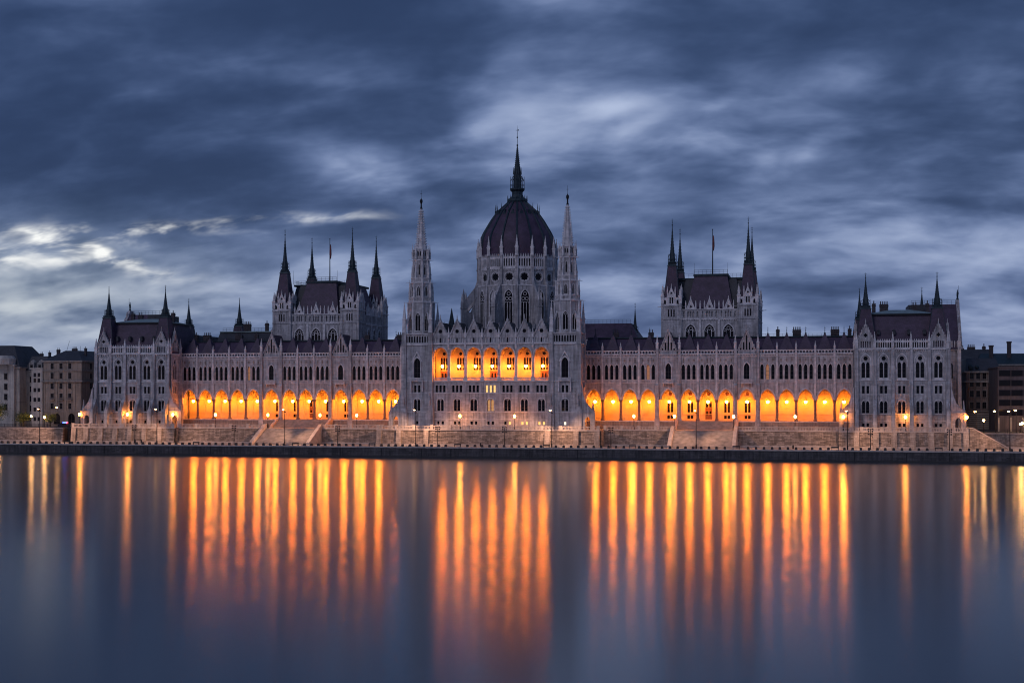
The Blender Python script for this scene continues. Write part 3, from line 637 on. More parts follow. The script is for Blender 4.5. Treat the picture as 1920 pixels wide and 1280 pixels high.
    dd = G(mir=s < 0); dd.box(PX[0], PX[-1], 5.68, 5.8, FLOOR+1.75, FLOOR+1.9); dd.box(PX[0], PX[-1], 5.72, 5.8, FLOOR, FLOOR+0.35); dd.box(PX[0], PX[-1], 5.7, 5.8, 16.15, 16.35); part('dado_moulding', dd, 'plaster', B)
    for i, x in enumerate(PX):
        big_p = i in (4, 5, 8, 9)
        if big_p:
            pr = G(); pr.box(s*x-0.62, s*x+0.62, -0.55, 0.75, FLOOR-0.001, 16.2); pr.box(s*x-0.75, s*x+0.75, -0.85, -0.5, TER, FLOOR+0.6); pr.box(s*x-0.5, s*x+0.5, -0.95, 0.0, FLOOR+0.6, 20.5); pr.prism_x([(-0.95, 20.5), (0, 20.5), (0, 21.6)], s*x-0.5, s*x+0.5)
            pr.box(s*x-0.42, s*x+0.42, -0.6, 0.0, 20.5, 31.2)
            part('buttress_pier', pr, 'stone', B); pinnacle(s*x, -0.2, 31.2, 0.75, 4.0)
        elif 0 < i < len(PX)-1:
            inst('column', COLM, B, (s*x, 0.4, FLOOR))
            inst('pilaster', PILM, B, (s*x, 0.0, 16.7)); pinnacle(s*x, -0.12, 30.7, 0.52, 2.5)
    # body and roof
    bd = G(mir=s < 0); bd.box(PX[0], PX[-1], 6.6, 22.0, TER, 30.0); bd.box(PX[0], PX[-1], 0.62, 6.6, 21.0, 30.0) if False else bd.box(PX[0], PX[-1], 0.9, 6.6, 20.6, 30.0)
    part('body', bd, 'stone', B)
    rf = G(mir=s < 0); rf.prism_x([(0.6, 30.0), (22.0, 30.0), (22.0, 34.6), (6.6, 34.6), (5.6, 34.2), (1.2, 30.35)], PX[0], PX[-1]); ro = part('wing_roof', rf, 'slate', B)
    ed = G(mir=s < 0); ed.box(PX[0], PX[-1], 5.7, 6.3, 34.5, 34.85); part('roof_edge', ed, 'copper', ro)
    for x, k in ((44.5, 2), (81.8, 1), (87.3, 0), (98.2, 0), (102.4, 1), (34, 2)):
        inst('chimney', CH[k], ro, (s*x, 8.0+(k % 2), 34.6))
    roof_rail(ro, [(s*77, 7.0), (s*103, 7.0)], 34.6, 1.0)
    # dormers
    dm = G(mir=s < 0)
    # rear roof of the inner court range
    rb = G(mir=s < 0); rb.hip(17, 40, 22.0, 46, 33.0, 19, 35.5, 30, 38, 40.3); rb.box(17, 40, 22, 46, TER, 33.0); rr = part('court_roof', rb, 'slate', B); roof_rail(rr, [(s*19, 30), (s*35.5, 30)], 40.3, 1.2)
    cw = G(mir=s < 0)
    for k in range(12): cw.box(18.6+k*1.75, 19.2+k*1.75, 21.85, 22.0, 33.2, 34.6)
    cw.box(17, 40, 21.7, 22.0, 34.6, 34.9); part('court_parapet', cw, 'carved', rr)
    spire(s*36.4, 34, 37.5, 1.0, 9.6, rr)
    if s > 0: continue
    rb = G(mir=s < 0); rb.hip(80, 104, 26.0, 50, 33.0, 83, 104, 31, 45, 38.6); rb.box(80, 104, 26, 50, TER, 33.0); rr = part('court_roof', rb, 'slate_dark', B)
    tp = G(mir=s < 0); tp.box(82.6, 104, 30.6, 45.4, 38.6, 39.0); part('roof_edge', tp, 'copper_pale', rr); roof_rail(rr, [(s*84, 31), (s*103, 31)], 39.0)
    for x, k in ((88, 1), (95, 0)): inst('chimney', CH[k], rr, (s*x, 33, 39.4))

# --- wing towers over the two chambers
TWIN = window_mesh(0.62, 5.0, 0.6, 0, 3)
def chamber_tower(s, side):
    cx, yf, yb = 61.8, 9.0, 39.0
    bd = G(mir=s < 0); bd.box(cx-13.6, cx+13.6, yf+0.5, yb, 28.0, 43.0); part('tower_body', bd, 'stone', B)
    def face(Mx, w0, width_n, tag_s):
        """one face of the tower between its corner turrets; local x along the face, local -y outwards"""
        g = G(Mx, s < 0); hw = 8.35; pitch = 2*hw/3
        g2 = G(Mx, s < 0); g3 = G(Mx, s < 0)
        ops = [(-pitch, 3.0, 31, 36.4, 2.2), (0, 3.0, 31, 36.4, 2.2), (pitch, 3.0, 31, 36.4, 2.2)]
        g.arch_wall(-hw, hw, 28.0, 40.3, -0.55, 0.0, ops, 6)
        # pierced gallery
        ops2 = []
        for k in range(3):
            for d in (-2.0, -0.75, 0, 0.75, 2.0): ops2.append(((k-1)*pitch+d, 0.46, 40.9, 42.3, 0.4))
        g.arch_wall(-hw, hw, 40.3, 43.1, -0.60, -0.25, ops2, 3)
        g3.box(-hw, hw, -0.05, -0.01, 40.6, 43.0)
        for k in range(3):
            xx = (k-1)*pitch
            g2.arch_ring(xx, 3.05, 36.4, 2.25, 0.30, -0.8, -0.5, 6, leg=2.0)
            # tracery
            for q in (-0.55, 0.55): g2.box(xx+q-0.09, xx+q+0.09, -0.45, -0.3, 31, 37.2)
            g2.ring(xx, 37.55, 0.42, 0.58, -0.46, -0.3, 10); g2.ring(xx-1.0, 36.9, 0.30, 0.42, -0.46, -0.3, 8); g2.ring(xx+1.0, 36.9, 0.30, 0.42, -0.46, -0.3, 8)
            g3.box(xx-1.5, xx+1.5, -0.24, -0.2, 31, 38.7)
            # little gables on the parapet
            g2.holed(dense([(xx-1.15, 43.1), (xx+1.15, 43.1), (xx, 46.2)], 4), xx, 44.0, 0.42, -0.62, -0.3, 3, 0.3)
            g2.prism([(xx-1.35, 43.3), (xx-1.1, 43.2), (xx, 46.0), (xx, 46.6)], -0.74, -0.2); g2.prism([(xx, 46.0), (xx+1.1, 43.2), (xx+1.35, 43.3), (xx, 46.6)], -0.74, -0.2)
            g2.frust(xx, -0.45, 46.4, 47.2, 0.13, 0.05)
            for q in (-1.5, 1.5, pitch/2 if k < 2 else 99): 
                if q < 50: g2.box(xx+q-0.17, xx+q+0.17, -0.68, -0.3, 43.1, 44.6); g2.frust(xx+q, -0.49, 44.6, 45.9, 0.22, 0.03)
        for xx in (-pitch/2, pitch/2): g2.box(xx-0.35, xx+0.35, -0.85, -0.5, 28, 40.2)
        g2.box(-hw, hw, -0.85, -0.5, 40.1, 40.4); g2.box(-hw, hw, -0.78, -0.5, 43.05, 43.25)
        n = 34
        for k in range(n): xx = -hw+(k+0.5)*2*hw/n; g2.box(xx-0.1, xx+0.1, -0.72, -0.55, 39.75, 40.1)
        part('tower_wall', g, 'stone', B); part('tower_tracery', g2, 'carved', B); part('tower_glazing', g3, 'glass', B)
    face(Matrix.Translation((cx, yf+0.6, 0)), 0, 3, 'front')
    face(Matrix.Translation((cx+13.7, 24.0, 0)) @ Matrix.Rotation(R(90), 4, 'Z'), 0, 3, 'outer')
    face(Matrix.Translation((cx-13.7, 24.0, 0)) @ Matrix.Rotation(R(-90), 4, 'Z'), 0, 3, 'inner')
    # corner turrets
    for tx in (-11.3, 11.3):
        for ty in (11.4, 36.0):
            x, y = s*(cx+tx), ty
            g = G(); h = 2.95; g.box(x-h, x+h, y-h, y+h, 28.0, 44.3)
            for z in (40.2, 44.15): g.box(x-h-0.2, x+h+0.2, y-h-0.2, y+h+0.2, z, z+0.32)
            for sx in (-1, 1):
                for sy in (-1, 1): g.box(x+sx*(h-0.25)-0.35, x+sx*(h-0.25)+0.35, y+sy*(h-0.25)-0.35, y+sy*(h-0.25)+0.35, 28.0, 45.0)
            for k in range(4): g.box(x-1.5+k*0.85, x-1.05+k*0.85, y-h-0.12, y-h, 37.6, 38.4)
            tu = part('corner_turret', g, 'stone', B)
            dk = G(); top = G()
            for a in range(4):
                Mx = Matrix.Translation((x, y, 0)) @ Matrix.Rotation(R(90*a), 4, 'Z')
                d = G(Mx)
                for q in (-0.8, 0, 0.8): d.box(q-0.2, q+0.2, -h-0.02, -h+0.02, 41.0, 43.0); d.prism([(q-0.2, 43.0), (q+0.2, 43.0), (q, 43.35)], -h-0.02, -h+0.02)
                for q in (-0.35, 0.35): d.box(q-0.2, q+0.2, -h+0.04, -h+0.1, 45.1, 47.4)
                for q in (-1.95, 1.95): d.box(q-0.3, q+0.3, -h+0.10, -h+0.16, 45.0, 46.0)
                dk.v, dk.f = dk.v, dk.f; o0 = len(dk.v); dk.v += d.v; dk.f += [[i+o0 for i in f] for f in d.f]
                t_ = G(Mx)
                t_.arch_wall(-h, h, 44.4, 46.8, -h+0.05, -h+0.5, [(-1.95, 0.75, 44.8, 45.6, 0.5), (-0.35, 0.42, 45.0, 46.3, 0.4), (0.35, 0.42, 45.0, 46.3, 0.4), (1.95, 0.75, 44.8, 45.6, 0.5)], 3)
                t_.holed(dense([(-1.1, 46.8), (1.1, 46.8), (1.1, 47.4), (0, 50.0), (-1.1, 47.4)], 3), 0, 48.1, 0.32, -h-0.05, -h+0.35, 3, 0.25)
                t_.frust(0, -h+0.15, 49.8, 51.0, 0.14, 0.04)
                for q in (-1.15, 1.15): t_.box(q-0.17, q+0.17, -h-0.12, -h+0.25, 46.6, 48.4); t_.frust(q, -h+0.06, 48.4, 50.1, 0.24, 0.03)
                o0 = len(top.v); top.v += t_.v; top.f += [[i+o0 for i in f] for f in t_.f]
                gar = G(Mx); 
            part('turret_glazing', dk, 'glass', tu); part('turret_lantern', top, 'carved', tu)
            for sx in (-1, 1):
                for sy in (-1, 1):
                    inst('pinnacle', PIN, tu, (x+sx*(h-0.3), y+sy*(h-0.3), 45.0), 0, (0.95, 0.95, 5.2))
            gg = G()
            for d in ((-1, 0), (1, 0), (0, -1)): gg.tube((x+d[0]*h, y+d[1]*h, 44.1), (x+d[0]*(h+1.5), y+d[1]*(h+1.5), 44.25), 0.14, 5, 0.07)
            part('gargoyle', gg, 'carved', tu)
            steep_roof(x, y, 45.5, 57.2, 2.45, 1.15, tu); spire(x, y, 57.2, 1.28, 13.6, tu)
    # roofs
    g = G(mir=s < 0); g.hip(cx-9.5, cx+9.5, 12.0, 36.5, 43.0, cx-7.6, cx+7.6, 15.4, 33.0, 52.6); g.hip(cx-11.5, cx+11.5, 14.5, 33.5, 43.0, cx-9.4, cx+9.4, 16.6, 31.4, 52.3); ro = part('chamber_roof', g, 'slate_dark', B)
    g = G(mir=s < 0); g.hip(cx-7.0, cx+7.0, 10.4, 37.0, 43.0, cx-4.9, cx+4.9, 14.2, 33.5, 53.4); part('front_mansard', g, 'slate', ro)
    g = G(mir=s < 0); g.hip(cx-13.2, cx+13.2, 17.2, 30.5, 43.0, cx-10.0, cx+10.0, 19.3, 28.5, 52.9); part('side_mansard', g, 'slate', ro)
    g = G(mir=s < 0); g.box(cx-5.2, cx+5.2, 13.9, 33.8, 53.4, 54.1); g.box(cx-10.2, cx+10.2, 16.3, 31.6, 52.5, 53.1); part('roof_edge', g, 'copper', ro)
    roof_rail(ro, [(s*(cx-5), 14.1), (s*(cx+5), 14.1)], 54.1, 1.2); roof_rail(ro, [(s*(cx-10), 16.6), (s*(cx-5.2), 16.6)], 53.1, 1.2); roof_rail(ro, [(s*(cx+5.2), 16.6), (s*(cx+10), 16.6), (s*(cx+10), 31)], 53.1, 1.2)
    ag = G()
    for q in (-5, 5, -9.8, 9.8): ag.tube((s*(cx+q), 15, 53.1), (s*(cx+q), 15, 57.5), 0.06, 4, 0.03)
    part('lightning_rod', ag, 'iron', ro)
    f = empty('flagpole', (s*cx, 22.0, 53.2), f'tall flagpole with furled flag on the {side} chamber tower', 'flagpole')
    g = G(); g.lathe(s*cx, 22, [(0.22, 53.2), (0.16, 60), (0.09, 68.2)], 8); g.ball(s*cx, 22, 68.35, 0.18, 6, 4); part('pole', g, 'iron', f)
    g = G(); g.lathe(s*cx+0.22, 22, [(0.05, 66.6), (0.2, 66.0), (0.34, 64.6), (0.38, 63.2), (0.26, 62.4), (0.12, 61.8)], 7); part('flag', g, 'flag', f, True)
chamber_tower(-1, 'left'); chamber_tower(1, 'right')

# --- end pavilions
BIGL = window_mesh(0.95, 3.7, 0.75, 0, 2)
ROSEM = None
g = G(); g.add([(0.66*math.cos(R(30*k)), 0, 0.66*math.sin(R(30*k))) for k in range(12)], [tuple(range(12))]); ROSEP = mesh_of('pane', g, 'glass')
g = G(); g.ring(0, 0, 0.60, 0.80, -0.12, 0.02, 12); ROSEF = mesh_of('rose_window', g, 'carved')
PAIRR = window_mesh(0.72, 2.1, 0.0, 0, 1)
TWINL = window_mesh(0.85, 2.75, 0.6, 0, 2)
BASE2 = window_mesh(0.7, 0.9, 0.0, 0, 0)
def wplace(ms, Mx, p, s, rz, lit=None):
    q = Mx @ Vector(p); return window(ms, (s*q.x, q.y, q.z), s*rz, lit)
def rose(Mx, p, s, rz):
    q = Mx @ Vector(p); loc = (s*q.x, q.y, q.z); o = inst('rose_window', ROSEF, B, loc, s*rz); inst('pane', ROSEP, o, loc)
def pav_face(Mx, s, rz, n, pitch, gables=(), full=True, buttress=True, detail=True):
    hw = n*pitch/2
    g = G(Mx, s < 0); t_ = G(Mx, s < 0); par = G(Mx, s < 0)
    xs = [-hw+pitch*(k+0.5) for k in range(n)]
    g.arch_wall(-hw, hw, TER, 12.3, 0.0, 0.6, [(x+d, 0.7, 8.85, 9.75, 0) for x in xs for d in (-0.6, 0.6)], 2)
    g.arch_wall(-hw, hw, 12.3, 17.8, 0.0, 0.6, [(x+d, 0.85, 12.6, 15.3, 0.65) for x in xs for d in (-0.55, 0.55)], 4)
    g.arch_wall(-hw, hw, 17.8, 21.7, 0.0, 0.6, [(x+d, 0.72, 18.1, 20.2, 0) for x in xs for d in (-0.6, 0.6)], 2)
    g.arch_wall(-hw, hw, 21.7, 27.0, 0.0, 0.6, [(x+d, 0.95, 22.5, 26.1, 0.75) for x in xs for d in (-0.62, 0.62)], 4)
    cur = -hw
    for x in xs:                                     # band with the round lights
        g.box(cur, x-1.0, 0, 0.6, 27.0, 30.2) if x-1.0 > cur else None
        g.holed(dense([(x-1.0, 27.0), (x+1.0, 27.0), (x+1.0, 30.2), (x-1.0, 30.2)], 4), x, 27.85, 0.62, 0.0, 0.6); cur = x+1.0
    g.box(cur, hw, 0, 0.6, 27.0, 30.2)
    part('pavilion_wall', g, 'stone', B)
    for x in xs:
        for d in (-0.6, 0.6): wplace(BASE2, Mx, (x+d, 0.3, 8.85), s, rz); wplace(PAIRR, Mx, (x+d, 0.32, 18.1), s, rz)
        for d in (-0.55, 0.55): wplace(TWINL, Mx, (x+d, 0.34, 12.6), s, rz)
        for d in (-0.62, 0.62): wplace(BIGL, Mx, (x+d, 0.36, 22.45), s, rz)
        rose(Mx, (x, 0.3, 27.85), s, rz)
        h = G(Mx, s < 0); h.arch_ring(x, 2.7, 27.0, 2.0, 0.24, -0.16, 0.0, 6, leg=1.6); part('window_hood', h, 'carved', B)
        h = G(Mx, s < 0); h.arch_ring(x, 2.15, 15.3, 1.0, 0.18, -0.14, 0.0, 5, leg=0.3); part('window_hood', h, 'carved', B)
        t_.box(x-0.06, x+0.06, -0.06, 0.4, 22.4, 26.6)
        t_.box(x-1.35, x+1.35, -0.1, 0.0, 21.85, 22.4)
        t_.box(x-1.2, x+1.2, -0.08, 0.0, 20.25, 20.42)
    for z, d, hh in ((12.2, 0.18, 0.22), (17.7, 0.14, 0.18), (21.6, 0.22, 0.24), (10.4, 0.06, 0.1)): t_.box(-hw, hw, -d, 0.0, z, z+hh)
    part('string_course', t_, 'carved', B)
    par.box(-hw, hw, -0.42, 0.5, 30.2, 30.55)
    nn = int(2*hw/0.6)
    for k in range(nn): x = -hw+(k+0.5)*2*hw/nn; par.box(x-0.12, x+0.12, -0.28, 0.0, 29.75, 30.2)
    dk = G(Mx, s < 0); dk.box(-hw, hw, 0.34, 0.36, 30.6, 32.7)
    for k, x in enumerate(xs):
        a_, b_ = x-pitch/2+0.3, x+pitch/2-0.3
        if k in gables:
            gb = G(Mx, s < 0); Zg = lambda q: 33.0+4.1*(1-abs(q)/2.0)
            gb.arch_wall(x-2.0, x+2.0, 30.55, 33.0, -0.15, 0.25, [(x+d, 0.34, 30.9, 32.4, 0.3) for d in (-1.2, -0.6, 0, 0.6, 1.2)], 3)
            gb.holed(dense([(x-2.0, 33.0), (x+2.0, 33.0), (x, 37.1)], 5), x, 34.3, 0.5, -0.15, 0.25, 4, 0.3)
            gb.prism([(x-2.3, 33.0), (x-2.0, 33.0), (x, 37.0), (x, 37.7)], -0.32, 0.4); gb.prism([(x, 37.0), (x+2.0, 33.0), (x+2.3, 33.0), (x, 37.7)], -0.32, 0.4)
            for f in (0.15, 0.32, 0.49, 0.66, 0.83):
                for d in (-1, 1): gb.frust(x+d*2.15*(1-f), 0, 33.3+4.3*f, 33.8+4.3*f, 0.15, 0.05)
            gb.frust(x, 0.05, 37.4, 38.9, 0.16, 0.05); part('gable', gb, 'stone', B)
            gr = G(Mx, s < 0); gr.prism([(x-1.95, 33.0), (x+1.95, 33.0), (x, 37.0)], 0.42, 3.5); part('gable_roof', gr, 'slate', B)
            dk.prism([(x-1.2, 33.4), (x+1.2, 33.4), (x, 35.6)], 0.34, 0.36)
        else:
            par.arch_wall(a_, b_, 30.55, 32.75, -0.12, 0.22, [(a_+(b_-a_)*(j+0.5)/7, 0.36, 30.85, 32.1, 0.3) for j in range(7)], 2)
            for j in range(8): q = a_+(b_-a_)*j/7; par.frust(q, 0.05, 32.75, 33.3, 0.17, 0.03)
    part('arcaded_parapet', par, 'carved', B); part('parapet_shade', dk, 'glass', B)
    if buttress:
        bx = [-hw+pitch*k for k in range(n+1)]
        for k, x in enumerate(bx):
            b1 = G(Mx, s < 0)
            b1.prism_x([(-0.75, 21.5), (0.0, 21.5), (0.0, 30.3), (-0.55, 30.3), (-0.75, 24.0)], x-0.48, x+0.48)
            b1.prism_x([(-1.0, 16.5), (0, 16.5), (0, 21.5), (-0.75, 21.5), (-0.95, 20.6)], x-0.52, x+0.52)
            if full:
                b1.prism_x([(-3.3, 13.0), (-2.4, 12.2), (-1.3, 11.9), (0, 11.9), (0, 16.5), (-1.0, 16.5)], x-0.5, x+0.5)
                b1.box(x-0.55, x+0.55, -3.55, -2.35, TER, 12.2); b1.prism_x([(-3.55, 12.2), (-2.4, 12.2), (-3.3, 13.0)], x-0.55, x+0.55)
                b1.prism_x([(-2.35, 10.9), (-2.0, 11.55), (-1.2, 11.9), (-2.4, 12.2)], x-0.5, x+0.5)
                b1.frust(x, -2.95, 12.2, 15.6, 0.42, 0.04)
            else: b1.prism_x([(-1.3, TER), (0, TER), (0, 16.5), (-1.0, 16.5), (-1.3, 13.0)], x-0.52, x+0.52)
            part('buttress', b1, 'stone', B)
            q = Mx @ Vector((x, -0.2, 30.5)); pinnacle(s*q.x, q.y, q.z, 0.75, 4.8)
def porch(s, x0, sg, y0, y1, top=21.0):
    """side buttress with an arched passage, standing out from x0 in direction sg"""
    g = G(Matrix.Translation((x0, 0, 0)) @ Matrix.Diagonal((sg, 1, 1, 1)), s < 0)
    g.arch_wall(0.0, 4.0, TER, 12.6, y0, y1, [(2.0, 1.6, TER, 10.2, 1.25)], 5)
    g.prism([(0, 12.6), (4.0, 12.6), (3.4, 13.3), (1.5, 15.4), (0.6, 18.0), (0.4, top-2.0), (0, top-1.0)], y0+0.02, y1-0.02)
    g.frust(3.5, (y0+y1)/2, 12.6, 16.2, 0.42, 0.05)
    g.box(3.35, 4.12, y0-0.12, y0, TER, 12.7); g.box(-0.05, 4.05, y0-0.15, y0, 12.55, 12.8)
    if sg < 0: g.f = [f[::-1] for f in g.f]
    part('porch_buttress', g, 'stone', B)
for s, side in ((-1, 'left'), (1, 'right')):
    XC = 116.1
    Mf = Matrix.Translation((XC, -8.0, 0)); pav_face(Mf, s, 0.0, 5, 4.88, gables=(0, 4))
    Mi = Matrix.Translation((XC-12.45, -4.2, 0)) @ Matrix.Rotation(R(-90), 4, 'Z'); pav_face(Mi, s, R(-90), 1, 7.0, gables=(0,), full=False)
    Mo = Matrix.Translation((XC+12.45, 3.6, 0)) @ Matrix.Rotation(R(90), 4, 'Z'); pav_face(Mo, s, R(90), 4, 5.6, gables=(0,), full=False)
    porch(s, XC-12.9, -1, -9.4, -7.6); porch(s, XC+12.9, 1, -9.4, -7.6)
    g = G(mir=s < 0); g.box(XC-12.0, XC+12.0, -7.35, 58, TER, 30.55); part('body', g, 'stone', B)
    g = G(mir=s < 0)
    for dx in (-12.35, 12.35): g.box(XC+dx-0.5, XC+dx+0.5, -8.3, -7.3, TER, 31.5)
    part('corner_pier', g, 'stone', B)
    # drain pipes at the inner corner
    g = G(mir=s < 0); g.tube((XC-12.95, -8.25, TER), (XC-12.95, -8.25, 30.2), 0.11, 6); g.tube((XC+13.0, -7.4, TER), (XC+13.0, -7.4, 30.2), 0.11, 6); part('drain_pipe', g, 'iron', B)
    g = G(mir=s < 0); g.hip(XC-11.3, XC+11.3, -6.9, 17.0, 30.55, XC-9.3, XC+9.3, -3.2, 13.0, 40.0); ro = part('pavilion_roof', g, 'slate', B)
    g = G(mir=s < 0); g.hip(XC-11.3, XC+11.3, 17.0, 57.5, 30.55, XC-8.2, XC+8.2, 17.0, 53.0, 37.4); part('rear_roof', g, 'slate_dark', ro)
    g = G(mir=s < 0); g.box(XC-9.7, XC+9.7, -3.6, 13.4, 40.0, 40.5); part('roof_edge', g, 'iron', ro)
    g = G(mir=s < 0); g.hip(XC-9.4, XC+9.4, -3.3, 13.0, 40.5, XC-3, XC+3, 3.0, 8.0, 41.9); part('copper_deck', g, 'copper_pale', ro)
    for x in (-6.2, -2.0, 2.0, 6.2):
        g = G(); g.box(s*(XC+x)-0.42, s*(XC+x)+0.42, -6.2, -4.6, 34.6, 35.6); g.prism([(s*(XC+x)-0.5, 35.6), (s*(XC+x)+0.5, 35.6), (s*(XC+x), 36.1)], -6.3, -4.4); part('dormer', g, 'slate_dark', ro)
    for x in (-9.65, 9.65):
        for y in (-4.9, 53.0):
            steep_roof(s*(XC+x), y, 30.6, 42.6, 3.05, 1.28, ro); spire(s*(XC+x), y, 42.5, 1.34, 9.6, ro)
    for x, y, k in ((-7, 6, 1), (-4.2, 6, 0), (4.3, 6, 2), (8, 8, 1)): inst('chimney', CH[k], ro, (s*(XC+x), y, 41.6))
    # projecting end range with its stone gable and statue
    g = G(mir=s < 0); g.box(XC+11.5, XC+17.6, 15.0, 35.0, TER, 31.0); part('end_range_wall', g, 'stone', B)
    g = G(mir=s < 0); g.prism_x([(14.2, 31.0), (35.8, 31.0), (26.2, 44.6), (23.8, 44.6)], XC+4.5, XC+17.4); er = part('end_range_roof', g, 'slate', B)
    g = G(mir=s < 0); g.prism_x([(13.8, 31.0), (36.2, 31.0), (25.8, 46.0), (24.2, 46.0)], XC+17.4, XC+18.3)
    for k in range(6):
        f = (k+0.5)/6.5; g.frust(XC+17.9, 13.9+10.6*f, 31.0+15*f, 32.8+15*f, 0.35, 0.08); g.frust(XC+17.9, 36.1-10.6*f, 31.0+15*f, 32.8+15*f, 0.35, 0.08)
    part('end_gable', g, 'stone', B); roof_rail(er, [(s*(XC+4.6), 25), (s*(XC+17.5), 25)], 44.6, 1.3)
    g = G(mir=s < 0); g.lathe(XC+17.9, 25, [(0.4, 46.0), (0.32, 46.5), (0.22, 46.6), (0.3, 47.3), (0.26, 48.2), (0.1, 48.5), (0.17, 48.75), (0.05, 49.0)], 8); g.tube((XC+18.2, 24.9, 47.6), (XC+18.2, 24.9, 50.2), 0.05, 4); part('gable_statue', g, 'copper', er)
    g = G(mir=s < 0); g.box(XC+3.4, XC+8.0, 18, 32, 40.3, 44.2); part('roof_lantern', g, 'slate_dark', er)
    g = G(mir=s < 0)
    g.box(XC+13.2, XC+17.9, 14.6, 15.0, 30.6, 31.0)
    for k in range(7): g.box(XC+13.0+k*0.75, XC+13.3+k*0.75, 14.6, 14.9, 31.0, 32.8); g.frust(XC+13.15+k*0.75, 14.75, 32.8, 33.5, 0.2, 0.04)
    for z in (12.3, 17.8, 21.7): g.box(XC+12.4, XC+17.8, 14.8, 15.0, z, z+0.25)
    for x in (13.0, 17.4): g.prism_x([(12.6, TER), (15, TER), (15, 30.6), (14.3, 30.6), (13.4, 20), (12.6, 15)], XC+x-0.5, XC+x+0.5)
    part('end_range_trim', g, 'carved', B)
    for x in (13.0, 17.4): pinnacle(s*(XC+x), 14.5, 30.6, 0.9, 6.5)
    g = G(mir=s < 0); g.tube((XC+12.55, 14.3, TER), (XC+12.55, 14.3, 30.2), 0.11, 6); part('drain_pipe', g, 'iron', B)
    for z, ms in ((22.5, BIGL), (18.1, PAIRR)): window(ms, (s*(XC+15.2), 14.98, z))

# --- central block with the lit loggia
YF, LB, CB = -13.0, -8.6, 5.04
CX = [(k-3)*CB for k in range(7)]; HW = 3.5*CB
g = G(); g.arch_wall(-HW, HW, TER, 12.7, YF, YF+0.7, [(x+d, 0.72, 9.05, 10.0, 0) for x in CX for d in (-0.66, 0.66)], 2)
g.arch_wall(-HW, HW, 12.7, 18.15, YF, YF+0.7, [(x+d, 0.85, 13.0, 15.75, 0.65) for x in CX for d in (-0.53, 0.53)], 4)
g.arch_wall(-HW, HW, 18.15, 21.7, YF, YF+0.7, [(x+d, 0.72, 18.45, 20.5, 0) for x in CX for d in (-1.15, 0, 1.15)], 2)
part('central_wall', g, 'stone', B)
g = G(); g.arch_wall(-HW, HW, 29.2, 32.5, YF, YF+0.7, [(x, 4.25, 29.2, 29.4, 2.3) for x in CX], 7)
part('loggia_arch_wall', g, 'stone', B)
pm = G(); pm.box(-0.42, 0.42, YF+0.05, YF+0.65, 21.7, 29.2); pm.box(-0.52, 0.52, YF-0.12, YF+0.7, 21.7, 23.1); pm.box(-0.5, 0.5, YF-0.05, YF+0.7, 28.85, 29.2); pm.lathe(0, YF-0.02, [(0.2, 23.1), (0.16, 23.3), (0.16, 28.5), (0.28, 28.85)], 8)
LPM = mesh_of('loggia_pier', pm, 'carved')
for k in range(8): inst('loggia_pier', LPM, B, (-HW+k*CB, 0, 0))
am = G(); am.arch_ring(0, 4.25, 29.4, 2.3, 0.24, YF-0.16, YF, 8); am.arch_ring(0, 3.9, 29.4, 2.12, 0.17, YF+0.12, YF+0.5, 8); AM2 = mesh_of('arch_moulding', am, 'carved')
bm = G(); bm.box(-2.0, 2.0, YF+0.05, YF+0.35, 22.55, 22.75); bm.box(-2.0, 2.0, YF+0.05, YF+0.35, 21.72, 21.9)
for k in range(12): bm.box(-1.9+k*0.34, -1.75+k*0.34, YF+0.12, YF+0.28, 21.9, 22.55)
BALM = mesh_of('loggia_balustrade', bm, 'carved')
stm = G(); stm.prism_x([(YF-0.45, 31.9), (YF, 31.0), (YF, 32.4), (YF-0.45, 32.4)], -0.3, 0.3); stm.lathe(0, YF-0.28, [(0.24, 32.4), (0.27, 33.2), (0.2, 34.0), (0.08, 34.2), (0.14, 34.45), (0.04, 34.7)], 8); STM = mesh_of('pier_statue', stm, 'carved')
gm = G(); gm.arch_wall(-2.3, 2.3, 32.9, 34.7, YF-0.1, YF+0.3, [(-1.6, 0.46, 33.0, 34.1, 0.35), (-0.8, 0.46, 33.0, 34.1, 0.35), (0, 0.46, 33.0, 34.1, 0.35), (0.8, 0.46, 33.0, 34.1, 0.35), (1.6, 0.46, 33.0, 34.1, 0.35)], 3)
gm.holed(dense([(-2.25, 34.7), (2.25, 34.7), (0, 39.2)], 6), 0, 36.3, 0.58, YF-0.1, YF+0.3, 6, 0.12)
gm.prism([(-2.6, 34.6), (-2.25, 34.6), (0, 39.1), (0, 39.8)], YF-0.32, YF+0.45); gm.prism([(0, 39.1), (2.25, 34.6), (2.6, 34.6), (0, 39.8)], YF-0.32, YF+0.45)
for f in (0.12, 0.28, 0.44, 0.6, 0.76, 0.9):
    for d in (-1, 1): gm.frust(d*2.4*(1-f), YF, 34.9+4.9*f, 35.4+4.9*f, 0.16, 0.05)
gm.frust(0, YF, 39.6, 41.2, 0.16, 0.05); GM2 = mesh_of('gable', gm, 'stone')
gp = G(); gp.box(-2.2, 2.2, YF+0.16, YF+0.2, 33.0, 34.6); GPB = mesh_of('blind_arcade', gp, 'carved')
gp = G(); gp.box(-0.24, 0.24, YF+0.10, YF+0.14, 33.0, 34.5); gp.prism([(0.75*math.cos(R(60*k)), 36.3+0.75*math.sin(R(60*k))) for k in range(6)], YF+0.2, YF+0.24); GPM = mesh_of('gable_glazing', gp, 'glass')
gr = G(); gr.prism([(-2.2, 34.0), (2.2, 34.0), (0, 39.0)], YF+0.5, -3.0); GRM = mesh_of('gable_roof', gr, 'slate_dark')
LGW = window_mesh(0.62, 3.2, 0.5, 0, 3)
